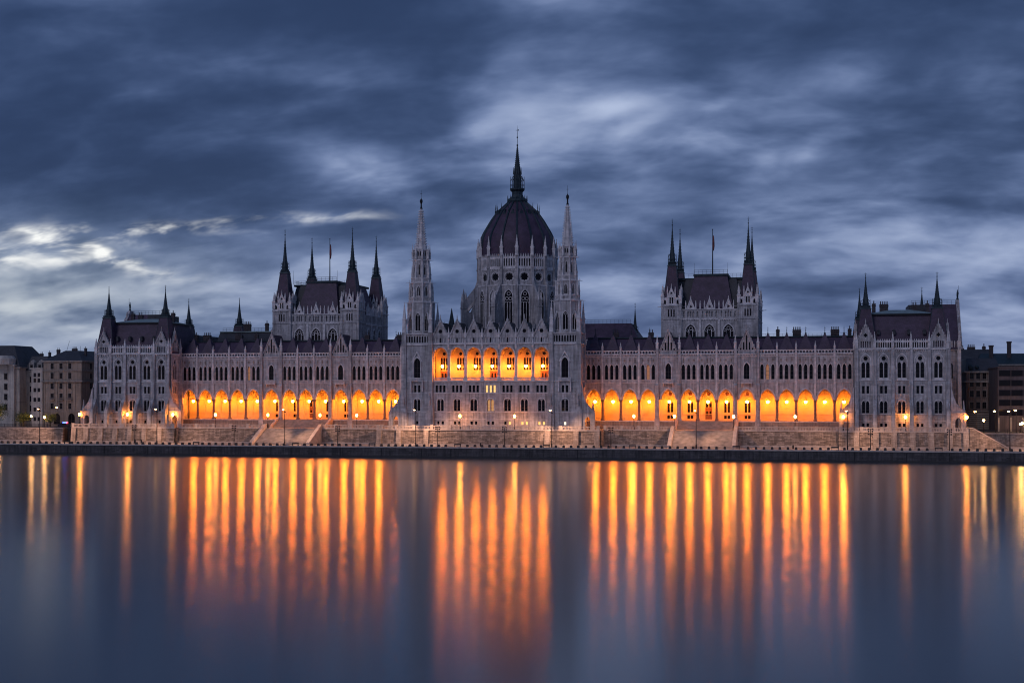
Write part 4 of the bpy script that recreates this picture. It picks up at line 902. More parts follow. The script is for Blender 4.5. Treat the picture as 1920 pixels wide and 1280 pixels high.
for i, x in enumerate(CX):
    inst('arch_moulding', AM2, B, (x, 0, 0)); inst('loggia_balustrade', BALM, B, (x, 0, 0)); inst('gable', GM2, B, (x, 0, 0)); inst('blind_arcade', GPB, B, (x, 0, 0)); inst('gable_glazing', GPM, B, (x, 0, 0)); inst('gable_roof', GRM, B, (x, 0, 0))
    for d in (-0.66, 0.66): window(BASE2, (x+d, YF+0.4, 9.05), lit='litglass' if i >= 4 and not (i == 4 and d < 0) else None)
    for d in (-0.53, 0.53): window(TWINL, (x+d, YF+0.4, 13.0), lit={3: 'litdim'}.get(i))
    for d in (-1.15, 0, 1.15): window(PAIRR, (x+d, YF+0.4, 18.42), lit='litglass' if i == 3 else None)
    h = G(); h.arch_ring(x, 2.1, 15.7, 0.98, 0.2, YF-0.14, YF, 5, leg=2.7); part('window_hood', h, 'carved', B)
    h = G(); h.box(x-1.75, x+1.75, YF-0.1, YF, 20.55, 20.72); h.box(x-1.75, x+1.75, YF-0.12, YF, 18.2, 18.4); part('window_hood', h, 'carved', B)
    for d in (-0.8, 0, 0.8): window(LGW, (x+d, LB-0.02, 25.0))
    ro = G(); ro.ring(x, 29.85, 0.5, 0.72, LB-0.16, LB, 10); ro_o = part('rose_window', ro, 'plaster', B)
    rp = G(); rp.prism([(x+0.5*math.cos(R(36*k)), 29.85+0.5*math.sin(R(36*k))) for k in range(10)], LB-0.06, LB-0.02); part('pane', rp, 'glass', ro_o)
    if i in (0, 3, 6):
        d = G(); d.box(x-1.1, x+1.1, LB-0.14, LB, 22.3, 24.5); d.box(x-1.25, x+1.25, LB-0.24, LB, 24.5, 24.75); do = part('loggia_door', d, 'wood', B)
        for q in (-0.45, 0.45): pn = G(); pn.box(x+q-0.22, x+q+0.22, LB-0.17, LB-0.14, 22.5, 24.1); part('pane', pn, 'glass', do)
    lantern((x, -10.9, 26.1), f'glowing lantern hanging in the {ORD[i]} arch of the central loggia counted from the left')
for k in range(8): inst('pier_statue', STM, B, (-HW+k*CB, 0, 0)); pinnacle(-HW+k*CB, YF-0.15, 34.4, 0.5, 3.2)
g = G()
for z, d, hh in ((12.55, 0.16, 0.2), (18.05, 0.12, 0.16), (21.5, 0.3, 0.22), (32.45, 0.3, 0.45), (10.5, 0.06, 0.12)): g.box(-HW, HW, YF-d, YF+0.01, z, z+hh)
part('string_course', g, 'carved', B)
g = G(); g.box(-HW, HW, LB, LB+0.5, 21.7, 32.5); part('loggia_back_wall', g, 'plaster', B)
g = G(); g.box(-HW, HW, YF+0.7, LB, 21.45, 21.72); part('loggia_floor', g, 'paving', B)
for k in range(7):
    g = G(); vault(g, CX[k]-CB/2+0.3, CX[k]+CB/2-0.3, YF+0.7, LB, 29.3, 2.4); g.box(CX[k]-CB/2-0.3, CX[k]-CB/2+0.3, YF+0.7, LB, 29.2, 32.2); part('vault', g, 'plaster', B)
g = G(); g.box(-HW-0.2, HW+0.2, LB+0.5, 24.0, TER, 33.0); g.box(-HW, HW, YF+0.75, LB+0.5, TER, 21.4); g.box(-HW, HW, YF+0.75, LB+0.5, 32.3, 33.0); g.box(-25.4, 25.4, -4.7, 24.0, TER, 32.0); part('body', g, 'stone', B)
g = G(); g.prism_x([(YF+0.8, 33.0), (22, 33.0), (22, 37.5), (-1.0, 37.5)], -HW, HW); cr_o = part('central_roof', g, 'slate_dark', B)
g = G(); g.lathe(-14.6, -2.0, [(1.5, 36), (1.2, 37.5), (0.06, 43.8)], 8); part('small_spire', g, 'copper', cr_o)

# --- twin river towers
TW1 = window_mesh(0.62, 4.6, 0.6, 0, 2)
BIGG = window_mesh(1.9, 4.3, 1.5, 1, 2)
def octo(cx, cy, s, fn):
    for k in range(8): fn(k, Matrix.Translation((cx, cy, 0)) @ Matrix.Rotation(R(45*k), 4, 'Z'))
for s, side in ((-1, 'left'), (1, 'right')):
    cx, cy = 22.1, -9.1
    g = G(mir=s < 0); h = 4.15; y0 = cy-h-0.2
    g.arch_wall(cx-h, cx+h, TER, 12.7, y0, y0+0.7, [(cx, 0.75, 9.05, 10.0, 0)], 2)
    g.arch_wall(cx-h, cx+h, 12.7, 18.15, y0, y0+0.7, [(cx-0.53, 0.85, 13.0, 15.75, 0.65), (cx+0.53, 0.85, 13.0, 15.75, 0.65)], 4)
    g.arch_wall(cx-h, cx+h, 18.15, 21.7, y0, y0+0.7, [(cx-0.6, 0.72, 18.45, 20.5, 0), (cx+0.6, 0.72, 18.45, 20.5, 0)], 2)
    g.arch_wall(cx-h, cx+h, 21.7, 32.5, y0, y0+0.7, [(cx, 1.9, 22.7, 27.0, 1.5)], 5)
    g.arch_wall(cx-h, cx+h, 32.5, 35.5, y0, y0+0.4, [(cx-3.2+0.8*k, 0.5, 33.1, 34.6, 0.4) for k in range(9)], 3)
    g.box(cx-h, cx+h, y0+0.7, cy+h, TER, 32.5); g.box(cx-h+0.6, cx+h-0.6, y0+0.9, cy+h-0.3, 32.5, 35.2)
    tw = part('river_tower', g, 'stone', B, label=None)
    for d in (-0.53, 0.53): window(TWINL, (s*cx+d, y0+0.4, 13.0))
    for d in (-0.6, 0.6): window(PAIRR, (s*cx+d, y0+0.4, 18.42))
    window(BASE2, (s*cx, y0+0.4, 9.05), lit='litwhite' if s > 0 else None); window(BIGG, (s*cx, y0+0.42, 22.7))
    g = G(mir=s < 0)
    for z, d, hh in ((12.55, 0.18, 0.2), (18.05, 0.14, 0.16), (21.5, 0.3, 0.25), (32.3, 0.35, 0.4), (35.5, 0.3, 0.25)): g.box(cx-h-d, cx+h+d, y0-d, cy+h+d, z, z+hh)
    g.arch_ring(cx, 2.1, 15.7, 0.98, 0.2, y0-0.14, y0, 5, leg=2.7); g.arch_ring(cx, 2.05, 27.0, 1.6, 0.3, y0-0.3, y0, 6, leg=4.2)
    g.prism([(cx-1.75, 27.4), (cx-1.4, 27.4), (cx, 30.0), (cx, 30.6)], y0-0.36, y0); g.prism([(cx, 30.0), (cx+1.4, 27.4), (cx+1.75, 27.4), (cx, 30.6)], y0-0.36, y0)
    g.box(cx-1.9, cx+1.9, y0-0.9, y0, 21.75, 21.95); g.box(cx-1.9, cx+1.9, y0-0.9, y0-0.75, 22.55, 22.72)
    for k in range(13): g.box(cx-1.8+k*0.29, cx-1.68+k*0.29, y0-0.88, y0-0.78, 21.95, 22.55)
    for q in (-1.75, 1.75): g.box(cx+q-0.16, cx+q+0.16, y0-0.8, y0, 18.6, 21.75)
    part('tower_trim', g, 'carved', tw)
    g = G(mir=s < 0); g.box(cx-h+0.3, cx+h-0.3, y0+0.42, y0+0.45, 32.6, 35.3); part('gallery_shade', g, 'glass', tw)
    for sx in (-1, 1):
        for sy in (-1, 1):
            px_, py_ = cx+sx*(h-0.15), cy+sy*(h-0.15)-0.1
            b1 = G(mir=s < 0); b1.frust(px_, py_, TER, 13.0, 0.95, 0.95); b1.frust(px_, py_, 13.0, 14.5, 0.95, 0.78); b1.frust(px_, py_, 14.5, 36.0, 0.78, 0.66)
            b1.box(px_-0.85, px_+0.85, py_-0.85, py_+0.85, 21.5, 21.8); b1.box(px_-0.8, px_+0.8, py_-0.8, py_+0.8, 32.3, 32.7)
            b1.frust(px_, py_-1.0, 14.6, 15.6, 0.2, 0.3) if sy < 0 else None
            b1.lathe(px_, py_-1.0, [(0.3, 15.6), (0.32, 16.4), (0.2, 17.3), (0.1, 17.5), (0.16, 17.8), (0.04, 18.1)], 7) if sy < 0 else None
            part('corner_buttress', b1, 'stone', tw)
            b2 = G(mir=s < 0); b2.frust(px_, py_, 36.0, 39.8, 0.55, 0.45); b2.frust(px_, py_, 39.8, 40.1, 0.62, 0.55); b2.frust(px_, py_, 40.1, 45.0, 0.42, 0.04)
            for j in range(5): z = 40.6+j*0.85; b2.frust(px_, py_, z, z+0.12, 0.5-0.08*j, 0.42-0.08*j)
            part('pinnacle', b2, 'carved', tw)
            b3 = G(mir=s < 0); ex, ey = cx+sx*2.7, cy+sy*2.7
            n_ = Vector((ex-px_, ey-py_, 0)).normalized()*0.0
            d1 = Vector((-(ey-py_), ex-px_, 0)).normalized()*0.22
            A = [(px_, py_, 37.0), (ex, ey, 40.8), (ex, ey, 42.0), (px_, py_, 38.0)]
            b3.add([tuple(Vector(p)+d1) for p in A]+[tuple(Vector(p)-d1) for p in A], [(0,1,2,3),(7,6,5,4),(0,4,5,1),(1,5,6,2),(2,6,7,3),(3,7,4,0)]); part('flying_strut', b3, 'carved', tw)
    # octagonal stages
    stages = [(3.95, 35.5, 45.2, 1.45, 36.6, 40.6, 1.2), (3.1, 45.2, 51.0, 0.85, 46.9, 49.0, 0.8), (2.35, 51.0, 57.8, 0.42, 53.2, 56.0, 0.35), (2.2, 57.8, 60.9, 0.0, 0, 0, 0)]
    for r, z0, z1, ow, zb, zs, ri in stages:
        a = 2*r*math.sin(R(22.5)); ap = r*math.cos(R(22.5)); g = G(mir=s < 0); tr = G(mir=s < 0)
        core = G(mir=s < 0); core.lathe(cx, cy, [(r-0.55, z0), (r-0.55, z1)], 8, R(22.5))
        def fn(k, Mx):
            g.m = Mx; tr.m = Mx
            if ow:
                g.arch_wall(-a/2, a/2, z0, z1, -ap, -ap+0.4, [(0, ow, zb, zs, ri)], 4)
                tr.arch_ring(0, ow, zs, ri, 0.16, -ap-0.12, -ap, 4, leg=0.6)
                if ow > 0.6:
                    tr.box(-0.06, 0.06, -ap+0.1, -ap+0.25, zb, zs+0.1); tr.ring(0, zs+ri*0.42, ow*0.16, ow*0.24, -ap+0.1, -ap+0.25, 8)
                    tr.box(-ow/2-0.15, ow/2+0.15, -ap-0.2, -ap, zb-0.25, zb)
            else:
                g.arch_wall(-a/2, a/2, z0, z1, -ap, -ap+0.4, [(-0.42, 0.45, 58.8, 60.0, 0.2), (0.42, 0.45, 58.8, 60.0, 0.2)], 2)
            tr.box(-a/2-0.12, a/2+0.12, -ap-0.22, -ap, z1-0.35, z1-0.1)
            for q in (-1, 1): tr.box(q*a/2-0.2, q*a/2+0.2, -ap-0.14, -ap+0.2, z0, z1-0.35) if q > 0 else None
            if z0 in (45.2, 51.0):                              # balustrade of the gallery
                ap2 = ap+0.62; a2 = 2*ap2*math.tan(R(22.5))
                tr.box(-a2/2, a2/2, -ap2-0.1, -ap2+0.7, z0-0.1, z0+0.2); tr.box(-a2/2, a2/2, -ap2-0.06, -ap2+0.12, z0+1.15, z0+1.35)
                nb = 7
                for j in range(nb): x = -a2/2+(j+0.5)*a2/nb; tr.box(x-0.07, x+0.07, -ap2, -ap2+0.1, z0+0.2, z0+1.15)
        octo(cx, cy, s, fn)
        part('octagon_stage', g, 'stone', tw); part('stage_tracery', tr, 'carved', tw); part('stage_glazing', core, 'glass', tw)
        for k in range(8):
            an = R(22.5+45*k)
            if z0 > 40:
                rr = r+0.38; hh = {45.2: 6.4, 51.0: 5.6, 57.8: 4.6}[z0]
                inst('pinnacle', PIN, tw, (s*(cx+rr*math.cos(an)), cy+rr*math.sin(an), z0+0.2), 0, (0.46, 0.46, hh))
        gg = G(mir=s < 0)
        for k in range(8):
            an = R(22.5+45*k); c_, s_ = math.cos(an), math.sin(an); gg.tube((cx+r*c_, cy+r*s_, z1-0.2), (cx+(r+1.4)*c_, cy+(r+1.4)*s_, z1-0.05), 0.10, 4, 0.05)
        if z1 < 60: part('gargoyle', gg, 'carved', tw)
    g = G(mir=s < 0); g.lathe(cx, cy, [(1.72, 60.9), (1.58, 61.3), (0.50, 70.5), (0.32, 73.0)], 8, R(22.5))
    for k in range(8):
        an = R(22.5+45*k)
        for j in range(15):
            z = 61.8+j*0.74; r = 1.55-1.15*(z-61.5)/11.2; g.frust(cx+(r+0.14)*math.cos(an), cy+(r+0.14)*math.sin(an), z, z+0.30, 0.20, 0.10)
    part('stone_spire', g, 'carved', tw)
    g = G(mir=s < 0); g.lathe(cx, cy, [(0.45, 73.0), (0.25, 73.5), (0.2, 74.4), (0.45, 75.1), (0.42, 75.6), (0.12, 76.0), (0.05, 76.3), (0.03, 78.6)], 8); g.box(cx-0.3, cx+0.3, cy-0.03, cy+0.03, 77.4, 77.5); part('finial', g, 'iron', tw)
    porch(s, cx+4.6, 1, cy-h-0.3, cy-h+1.3, 22.0)
    g = G(mir=s < 0); g.prism_x([(-12.2, 13.0), (-4.8, 13.0), (-4.8, 20.0), (-9.0, 20.0)], cx+4.15, cx+4.8); part('side_buttress', g, 'stone', tw)

# --- central dome
DC = (0.0, 24.6)
NS = 16
g = G(); g.lathe(DC[0], DC[1], [(12.9, 30.0), (12.9, 51.8), (11.9, 51.9), (11.9, 61.0)], NS, R(-90+11.25)); D = part('dome', g, 'stone', B)
# facets with rosettes, galleries and tall traceried windows
for k in range(NS):
    ph = 22.5*k
    if 110 < ph < 250: 
        continue                                         # the far side, never in view
    Mx = Matrix.Translation((DC[0], DC[1], 0)) @ Matrix.Rotation(R(ph), 4, 'Z')
    ap = 13.3*math.cos(R(11.25)); a = 2*13.3*math.sin(R(11.25)); aw = 2.45
    g = G(Mx); g.arch_wall(-a/2, a/2, 30.0, 51.6, -ap, -ap+0.35, [(0, aw, 38.0, 48.0, 2.1)], 6)
    ap2 = 12.25*math.cos(R(11.25)); a2 = 2*12.25*math.sin(R(11.25))
    g.holed(dense([(-a2/2, 51.6), (a2/2, 51.6), (a2/2, 56.7), (-a2/2, 56.7)], 6), 0, 54.25, 1.12, -ap2, -ap2+0.3, 8, 0.16)
    part('drum_facet', g, 'stone', D)
    g = G(Mx); g.box(-a/2, a/2, -ap-0.14, -ap, 51.4, 51.75); g.box(-a2/2, a2/2, -ap2-0.3, -ap2, 56.6, 57.0)
    g.arch_ring(0, aw+0.05, 48.0, 2.12, 0.28, -ap-0.2, -ap, 6, leg=6.0); g.ring(0, 54.25, 1.38, 1.62, -ap2-0.16, -ap2, 16)
    for q in (-0.42, 0.42): g.box(q-0.08, q+0.08, -ap+0.08, -ap+0.24, 38.0, 46.4)
    for x, z, r in ((0, 48.9, 0.44), (-0.55, 47.4, 0.42), (0.55, 47.4, 0.42)): g.ring(x, z, r, r+0.16, -ap+0.06, -ap+0.24, 10)
    for q in (-0.82, 0, 0.82): g.arch_ring(q, 0.6, 46.0, 0.45, 0.1, -ap+0.1, -ap+0.24, 3)
    # arcaded gallery and its crest
    g.arch_wall(-a2/2, a2/2, 57.0, 60.4, -ap2-0.25, -ap2+0.05, [(-a2/2+0.85+j*(a2-1.7)/4, 0.42, 57.5, 59.7, 0.3) for j in range(5)], 2)
    for j in range(6): x = -a2/2+0.5+j*(a2-1.0)/5; g.frust(x, -ap2-0.1, 60.4, 61.5, 0.2, 0.05)
    for j in range(7): x = -a2/2+0.4+j*(a2-0.8)/6; g.box(x-0.12, x+0.12, -ap2-0.2, -ap2, 56.2, 56.6)
    part('drum_tracery', g, 'carved', D)
    g = G(Mx); g.box(-aw/2, aw/2, -ap+0.26, -ap+0.3, 38.0, 50.0); g.prism([(1.3*math.cos(R(30*j)), 54.25+1.3*math.sin(R(30*j))) for j in range(12)], -ap2+0.2, -ap2+0.24); g.box(-a2/2+0.5, a2/2-0.5, -ap2-0.02, -ap2+0.02, 57.3, 60.2)
    part('drum_glazing', g, 'glass', D)
for k in range(NS):
    ph = 22.5*k+11.25
    if 125 < ph < 235: continue
    Mx = Matrix.Translation((DC[0], DC[1], 0)) @ Matrix.Rotation(R(ph), 4, 'Z')
    g = G(Mx); g.prism_x([(-13.95, 30), (-11.6, 30), (-11.6, 60.9), (-12.75, 60.9), (-12.9, 53.5), (-13.6, 51.5)], -0.42, 0.42); g.box(-0.5, 0.5, -13.05, -12.0, 57.0, 57.3); g.box(-0.5, 0.5, -13.0, -12.0, 60.6, 60.95)
    part('drum_pier', g, 'stone', D)
    p = Mx @ Vector((0, -12.45, 60.9)); inst('pinnacle', PIN, D, p, 0, (0.92, 0.92, 6.2))
    if k % 2 == 1:                                       # flying buttress with pierced web
        f = G(Mx); f.prism_x([(-18.9, 30), (-17.3, 30), (-17.3, 46.5), (-18.9, 46.5)], -0.62, 0.62)
        f.prism_x([(-17.3, 44.2), (-13.6, 48.5), (-13.6, 52.2), (-17.3, 47.6)], -0.32, 0.32)
        f.prism_x([(-17.3, 37.0), (-16.2, 39.2), (-13.6, 40.8), (-13.6, 43.5), (-17.3, 43.5)], -0.30, 0.30); f.prism_x([(-15.8, 43.4), (-13.6, 43.4), (-13.6, 48.6)], -0.28, 0.28); f.prism_x([(-17.3, 30), (-13.6, 30), (-13.6, 36.0), (-17.3, 34.5)], -0.3, 0.3)
        f.box(-0.8, 0.8, -19.1, -17.2, 44.6, 44.9); f.frust(0, -18.1, 46.5, 50.8, 0.62, 0.05); f.box(-0.72, 0.72, -18.85, -17.35, 46.4, 46.7)
        part('flying_buttress', f, 'stone', D)
        for q in (-0.45, 0.45): p = Mx @ Vector((q, -18.5, 46.5)); inst('pinnacle', PIN, D, p, 0, (0.42, 0.42, 3.2))
prof = [(12.25, 60.9), (12.2, 63.2), (11.75, 66.2), (11.0, 68.4), (9.75, 70.6), (8.3, 73.0), (6.45, 75.5), (4.9, 77.0), (3.0, 78.7)]
def smooth_prof(P, k=3):
    out = []
    for i in range(len(P)-1):
        p0, p1, p2, p3 = P[max(i-1, 0)], P[i], P[i+1], P[min(i+2, len(P)-1)]
        for j in range(k):
            t_ = j/k
            out.append(tuple(0.5*(2*p1[c]+(p2[c]-p0[c])*t_+(2*p0[c]-5*p1[c]+4*p2[c]-p3[c])*t_**2+(3*p1[c]-p0[c]-3*p2[c]+p3[c])*t_**3) for c in (0, 1)))
    return out+[P[-1]]
prof = smooth_prof(prof)
for k in range(NS):
    a0, a1 = R(-90-11.25+22.5*k), R(-90+11.25+22.5*k)
    vs = []; fs = []; J = 4
    for r, z in prof:
        for j in range(J+1): an = a0+(a1-a0)*j/J; vs.append((DC[0]+(r-0.1)*math.cos(an), DC[1]+(r-0.1)*math.sin(an), z))
    for i in range(len(prof)-1):
        for j in range(J): b_ = i*(J+1)+j; fs.append((b_, b_+1, b_+J+2, b_+J+1))
    g = G(); g.add(vs, fs); part('dome_panel', g, 'slate', D, True)
    g = G(); c_, s_ = math.cos(a1), math.sin(a1); tx, ty = -s_*0.34, c_*0.34
    vs = []
    for r, z in prof: 
        for rr, e in ((r-0.15, -1), (r+0.22, -0.6), (r+0.22, 0.6), (r-0.15, 1)): vs.append((DC[0]+rr*c_+tx*e, DC[1]+rr*s_+ty*e, z+(0.12 if abs(e) < 1 else 0)))
    fs = []
    for i in range(len(prof)-1):
        for q in range(3): fs.append((i*4+q, i*4+q+1, i*4+q+5, i*4+q+4))
    g.add(vs, fs); part('dome_rib', g, 'copper', D)
    am_ = (a0+a1)/2; g = G(Matrix.Translation((DC[0]+7.1*math.cos(am_), DC[1]+7.1*math.sin(am_), 74.2)) @ Matrix.Rotation(am_+R(90), 4, 'Z')); g.prism([(-0.62, 0.1), (0.62, 0.1), (0, 1.7)], -0.12, 1.6); part('dome_dormer', g, 'copper', D)
    g = G(); g.lathe(DC[0]+6.95*c_, DC[1]+6.95*s_, [(0.16, 74.6), (0.18, 75.8), (0.08, 76.1), (0.14, 76.5), (0.03, 78.0)], 6); part('rib_finial', g, 'copper', D)
g = G(); g.lathe(DC[0], DC[1], [(3.1, 78.5), (3.35, 79.0), (3.3, 79.6), (2.1, 80.2), (1.75, 81.2), (1.75, 82.0), (2.35, 82.6), (2.4, 83.1), (1.35, 83.2), (1.3, 86.6), (1.1, 88.4), (0.85, 90.0), (0.5, 93.0), (0.2, 96.2), (0.09, 97.0), (0.07, 101.0), (0.02, 103.2)], 12)
for k in range(12):
    an = R(30*k); c_, s_ = math.cos(an), math.sin(an)
    g.tube((2.25*c_, DC[1]+2.25*s_, 83.0), (2.25*c_, DC[1]+2.25*s_, 86.9), 0.09, 4, 0.04); g.tube((2.25*c_, DC[1]+2.25*s_, 85.4), (1.2*c_, DC[1]+1.2*s_, 87.2), 0.09, 4)
    a2 = R(30*(k+1)); g.tube((2.3*c_, DC[1]+2.3*s_, 84.2), (2.3*math.cos(a2), DC[1]+2.3*math.sin(a2), 84.2), 0.07, 4)
    g.frust(1.25*c_, DC[1]+1.25*s_, 87.6, 89.8, 0.16, 0.04); g.frust(3.15*c_, DC[1]+3.15*s_, 79.6, 80.9, 0.13, 0.04)
    for j in range(10): z = 90.0+j*0.62; r = 0.88-0.66*(z-90)/6.2; g.frust(r*c_, DC[1]+r*s_, z, z+0.2, 0.08, 0.03)
g.ball(0, DC[1], 96.9, 0.3, 8, 5); g.ball(0, DC[1], 99.4, 0.26, 8, 5); g.box(-0.5, 0.5, DC[1]-0.03, DC[1]+0.03, 101.6, 101.72); g.lathe(0.3, DC[1], [(0.02, 101.4), (0.2, 101.7), (0.02, 102.0)], 5)
part('lantern_spire', g, 'copper', D)

# ------------------------------------------------------------------ lamps of the terrace and the quay
lp = G(); lp.lathe(0, 0, [(0.30, 0), (0.30, 0.2), (0.22, 0.5), (0.26, 0.9), (0.12, 1.3), (0.08, 1.5), (0.065, 3.3), (0.14, 3.4), (0.16, 3.5)], 8); LPOST = mesh_of('post', lp, 'iron')
lg = G(); lg.lathe(0, 0, [(0.12, 3.5), (0.28, 3.68), (0.35, 3.95), (0.28, 4.22), (0.12, 4.38)], 10); LGLOBE = mesh_of('globe', lg, 'globe_t')
lh = G(); lh.lathe(0, 0, [(0.14, 4.38), (0.10, 4.5), (0.03, 4.7)], 6); LCAP = mesh_of('cap', lh, 'iron')
def terrace_lamp(x, y, z, label, sc=1.0):
    e = empty('terrace_lamp', (x, y, z), label, 'lamp', 'globe lamps along the terrace'); 
    for n, me in (('post', LPOST), ('globe', LGLOBE), ('cap', LCAP)): inst(n, me, e, (x, y, z), 0, sc)
TL = [(-133.2, -9.9), (-117.0, -9.6), (-101.3, -10.4), (-87.1, -10.7), (-70.0, -10.7), (-53.3, -10.7), (-41.7, -10.7), (-31.4, -9.8), (-8.1, -17.4), (8.1, -17.4), (28.9, -10.3), (41.7, -10.7), (53.3, -10.7), (70.0, -10.7), (87.1, -10.7), (100.2, -10.4), (117.0, -9.6), (133.2, -9.9)]
for i, (x, y) in enumerate(TL): terrace_lamp(x, y, TER+0.02, f'lit globe lamp on a short iron post, {ORD[i]} from the left along the terrace')
rl = G(); rl.lathe(0, 0, [(0.20, 0), (0.20, 1.0), (0.12, 1.1), (0.10, 5.0), (0.07, 10.2)], 8); rl.tube((0, 0, 10.1), (-0.25, -0.15, 10.55), 0.05, 5); RPOST = mesh_of('post', rl, 'iron')
rh = G(); rh.lathe(-0.35, -0.2, [(0.10, 10.72), (0.30, 10.62), (0.34, 10.50)], 8); RHEAD = mesh_of('lamp_head', rh, 'iron')
rb_ = G(); rb_.lathe(-0.35, -0.2, [(0.10, 10.28), (0.24, 10.36), (0.28, 10.49)], 8); RBULB = mesh_of('lamp_glass', rb_, 'globe_w')
fb = G(); fb.box(-0.28, 0.28, 0.05, 0.35, 9.55, 9.85); FBOX = mesh_of('side_floodlight', fb, 'iron')
def quay_lamp(x, y, z, label, flood=True):
    e = empty('quay_lamp', (x, y, z), label, 'lamp', 'tall lamps along the quay road')
    for n, me in (('post', RPOST), ('lamp_head', RHEAD), ('lamp_glass', RBULB)): inst(n, me, e, (x, y, z))
    if flood:
        inst('side_floodlight', FBOX, e, (x, y, z))
        for d in (-1, 1):
            ld = bpy.data.lights.new('side_flood', 'SPOT'); ld.energy = 7000; ld.color = (1.0, 0.52, 0.30); ld.spot_size = R(98); ld.spot_blend = 0.7; ld.shadow_soft_size = 0.12
            lo = bpy.data.objects.new('side_flood', ld); COL.objects.link(lo); lo.parent = e; lo.location = (d*0.30, 0.45, 9.4)
            aim = Vector((d*11.0, 6.6, -11.0)); lo.rotation_euler = aim.to_track_quat('-Z', 'Y').to_euler()
for i, x in enumerate([-138.6, -99.9, -59.4, -19.5, 20.2, 60.6, 101.1, 142.6]): quay_lamp(x, -24.0, QUAY, f'tall lit road lamp on the quay, {ORD[i]} from the left')
# unlit floodlight masts
fm = G(); fm.lathe(0, 0, [(0.16, 0), (0.12, 0.4), (0.08, 5.6)], 6); FPOLE = mesh_of('mast', fm, 'iron')
fh = G()
fh.box(-0.6, 0.6, -0.04, 0.04, 4.2, 4.3); fh.box(-0.6, 0.6, -0.04, 0.04, 4.9, 5.0); fh.box(-0.6, 0.6, -0.04, 0.04, 5.5, 5.6); FBAR = mesh_of('crossbar', fh, 'iron')
fo = G(); fo.frust(0, 0, -0.18, 0.18, 0.19, 0.15); FHEAD = mesh_of('floodlight', fo, 'iron')
for i, x in enumerate([-129.0, -107.5, -75.4, -43.2, -13.1, 6.5, 36.9, 107.1, 127.4]):
    e = empty('floodlight_mast', (x, -23.6, QUAY), f'unlit mast with six small floodlights, {ORD[i]} from the left on the quay', 'mast', 'floodlight masts on the quay')
    inst('mast', FPOLE, e, (x, -23.6, QUAY)); inst('crossbar', FBAR, e, (x, -23.6, QUAY))
    for dx in (-0.5, 0.5):
        for z in (4.25, 4.95, 5.55): inst('floodlight', FHEAD, e, (x+dx, -23.6, QUAY+z), 0.3*dx)
# dark stone bollards along the quay and benches between them
bo = G(); bo.frust(0, 0, 0, 0.62, 0.34, 0.30); bo.frust(0, 0, 0.62, 0.72, 0.30, 0.18); BOL = mesh_of('bollard', bo, 'darkstone')
benches = [-86.4, -55.3, -32.0, -6.6, 19.0, 43.2, 71.6, 97.8, 124.5, -128.3]
x = -152.0
while x < 168:
    if min(abs(x-b_) for b_ in benches) > 1.3: tag(inst('bollard', BOL, None, (x+random.uniform(-0.06, 0.06), -26.3, QUAY), random.uniform(-0.1, 0.1)), 'squat dark stone bollard in the long row along the quay edge', 'bollard', 'bollards along the quay')
    x += 2.12
for i, x in enumerate(sorted(benches)):
    e = empty('bench', (x, -26.0, QUAY), f'low dark bench between the quay bollards, {ORD[i]} from the left', 'bench', 'benches on the quay')
    g = G(); g.box(x-1.0, x+1.0, -26.25, -25.8, QUAY+0.44, QUAY+0.52); part('seat', g, 'darkstone', e)
    g = G(); g.box(x-1.0, x+1.0, -25.82, -25.74, QUAY+0.62, QUAY+0.92); part('backrest', g, 'darkstone', e)
    for d in (-0.85, 0.85): g = G(); g.box(x+d-0.06, x+d+0.06, -26.2, -25.74, QUAY, QUAY+0.66); part('leg', g, 'iron', e)
for i, x in enumerate([-111.0, -108.9, -1.2, 86.7]):
    g = G(); g.lathe(x, -16.2 if abs(x) > 90 else -20.5, [(0.2, QUAY), (0.24, QUAY+0.2), (0.22, QUAY+0.85), (0.27, QUAY+0.9), (0.12, QUAY+1.05)], 8); o = part('litter_bin', g, 'iron'); tag(o, f'small dark litter bin at the foot of the embankment wall, {ORD[i]} from the left', 'bin')
    rim = G(); rim.lathe(x, -16.2 if abs(x) > 90 else -20.5, [(0.28, QUAY+0.84), (0.28, QUAY+0.9)], 8); part('rim', rim, 'darkstone', o)

# ------------------------------------------------------------------ town houses either side
HWIN = window_mesh(1.1, 1.9, 0.0, 1, 1); HWIN_S = window_mesh(0.9, 1.3, 0.0, 1, 1); HARCH = window_mesh(2.4, 2.2, 1.4, 1, 1)
sill = G(); sill.box(-0.7, 0.7, -0.22, 0.0, -0.14, 0.0); SILL = mesh_of('sill', sill, 'b_trim'); sl2 = G(); sl2.box(-0.72, 0.72, -0.16, 0, 1.95, 2.12); sl2.box(-0.72, -0.56, -0.08, 0, 0, 1.95); sl2.box(0.56, 0.72, -0.08, 0, 0, 1.95); SURR = mesh_of('surround', sl2, 'b_trim')
bl = G(); bl.box(-0.95, 0.95, -0.8, 0, -0.3, -0.14); bl.box(-0.95, 0.95, -0.8, -0.72, 0.5, 0.58)
for k in range(11): bl.box(-0.93+k*0.18, -0.88+k*0.18, -0.79, -0.74, -0.14, 0.5)
for q in (-0.92, 0.87): bl.box(q, q+0.05, -0.75, 0, 0.5, 0.58)
BALC = mesh_of('balcony', bl, 'b_trim')
def hwin(root, ms, x, y, z, rz, surround=True, balcony=False, lit=None):
    o = inst('window', ms[0], root, (x, y, z), rz); me = ms[1]
    if lit: key = (me.name, lit); _lit.setdefault(key, me.copy()); _lit[key].materials[0] = M[lit]; me = _lit[key]
    inst('pane', me, o, (x, y, z), 0)
    if surround: inst('surround', SURR, o, (x, y, z)); inst('sill', SILL, o, (x, y, z))
    if balcony: inst('balcony', BALC, o, (x, y, z))
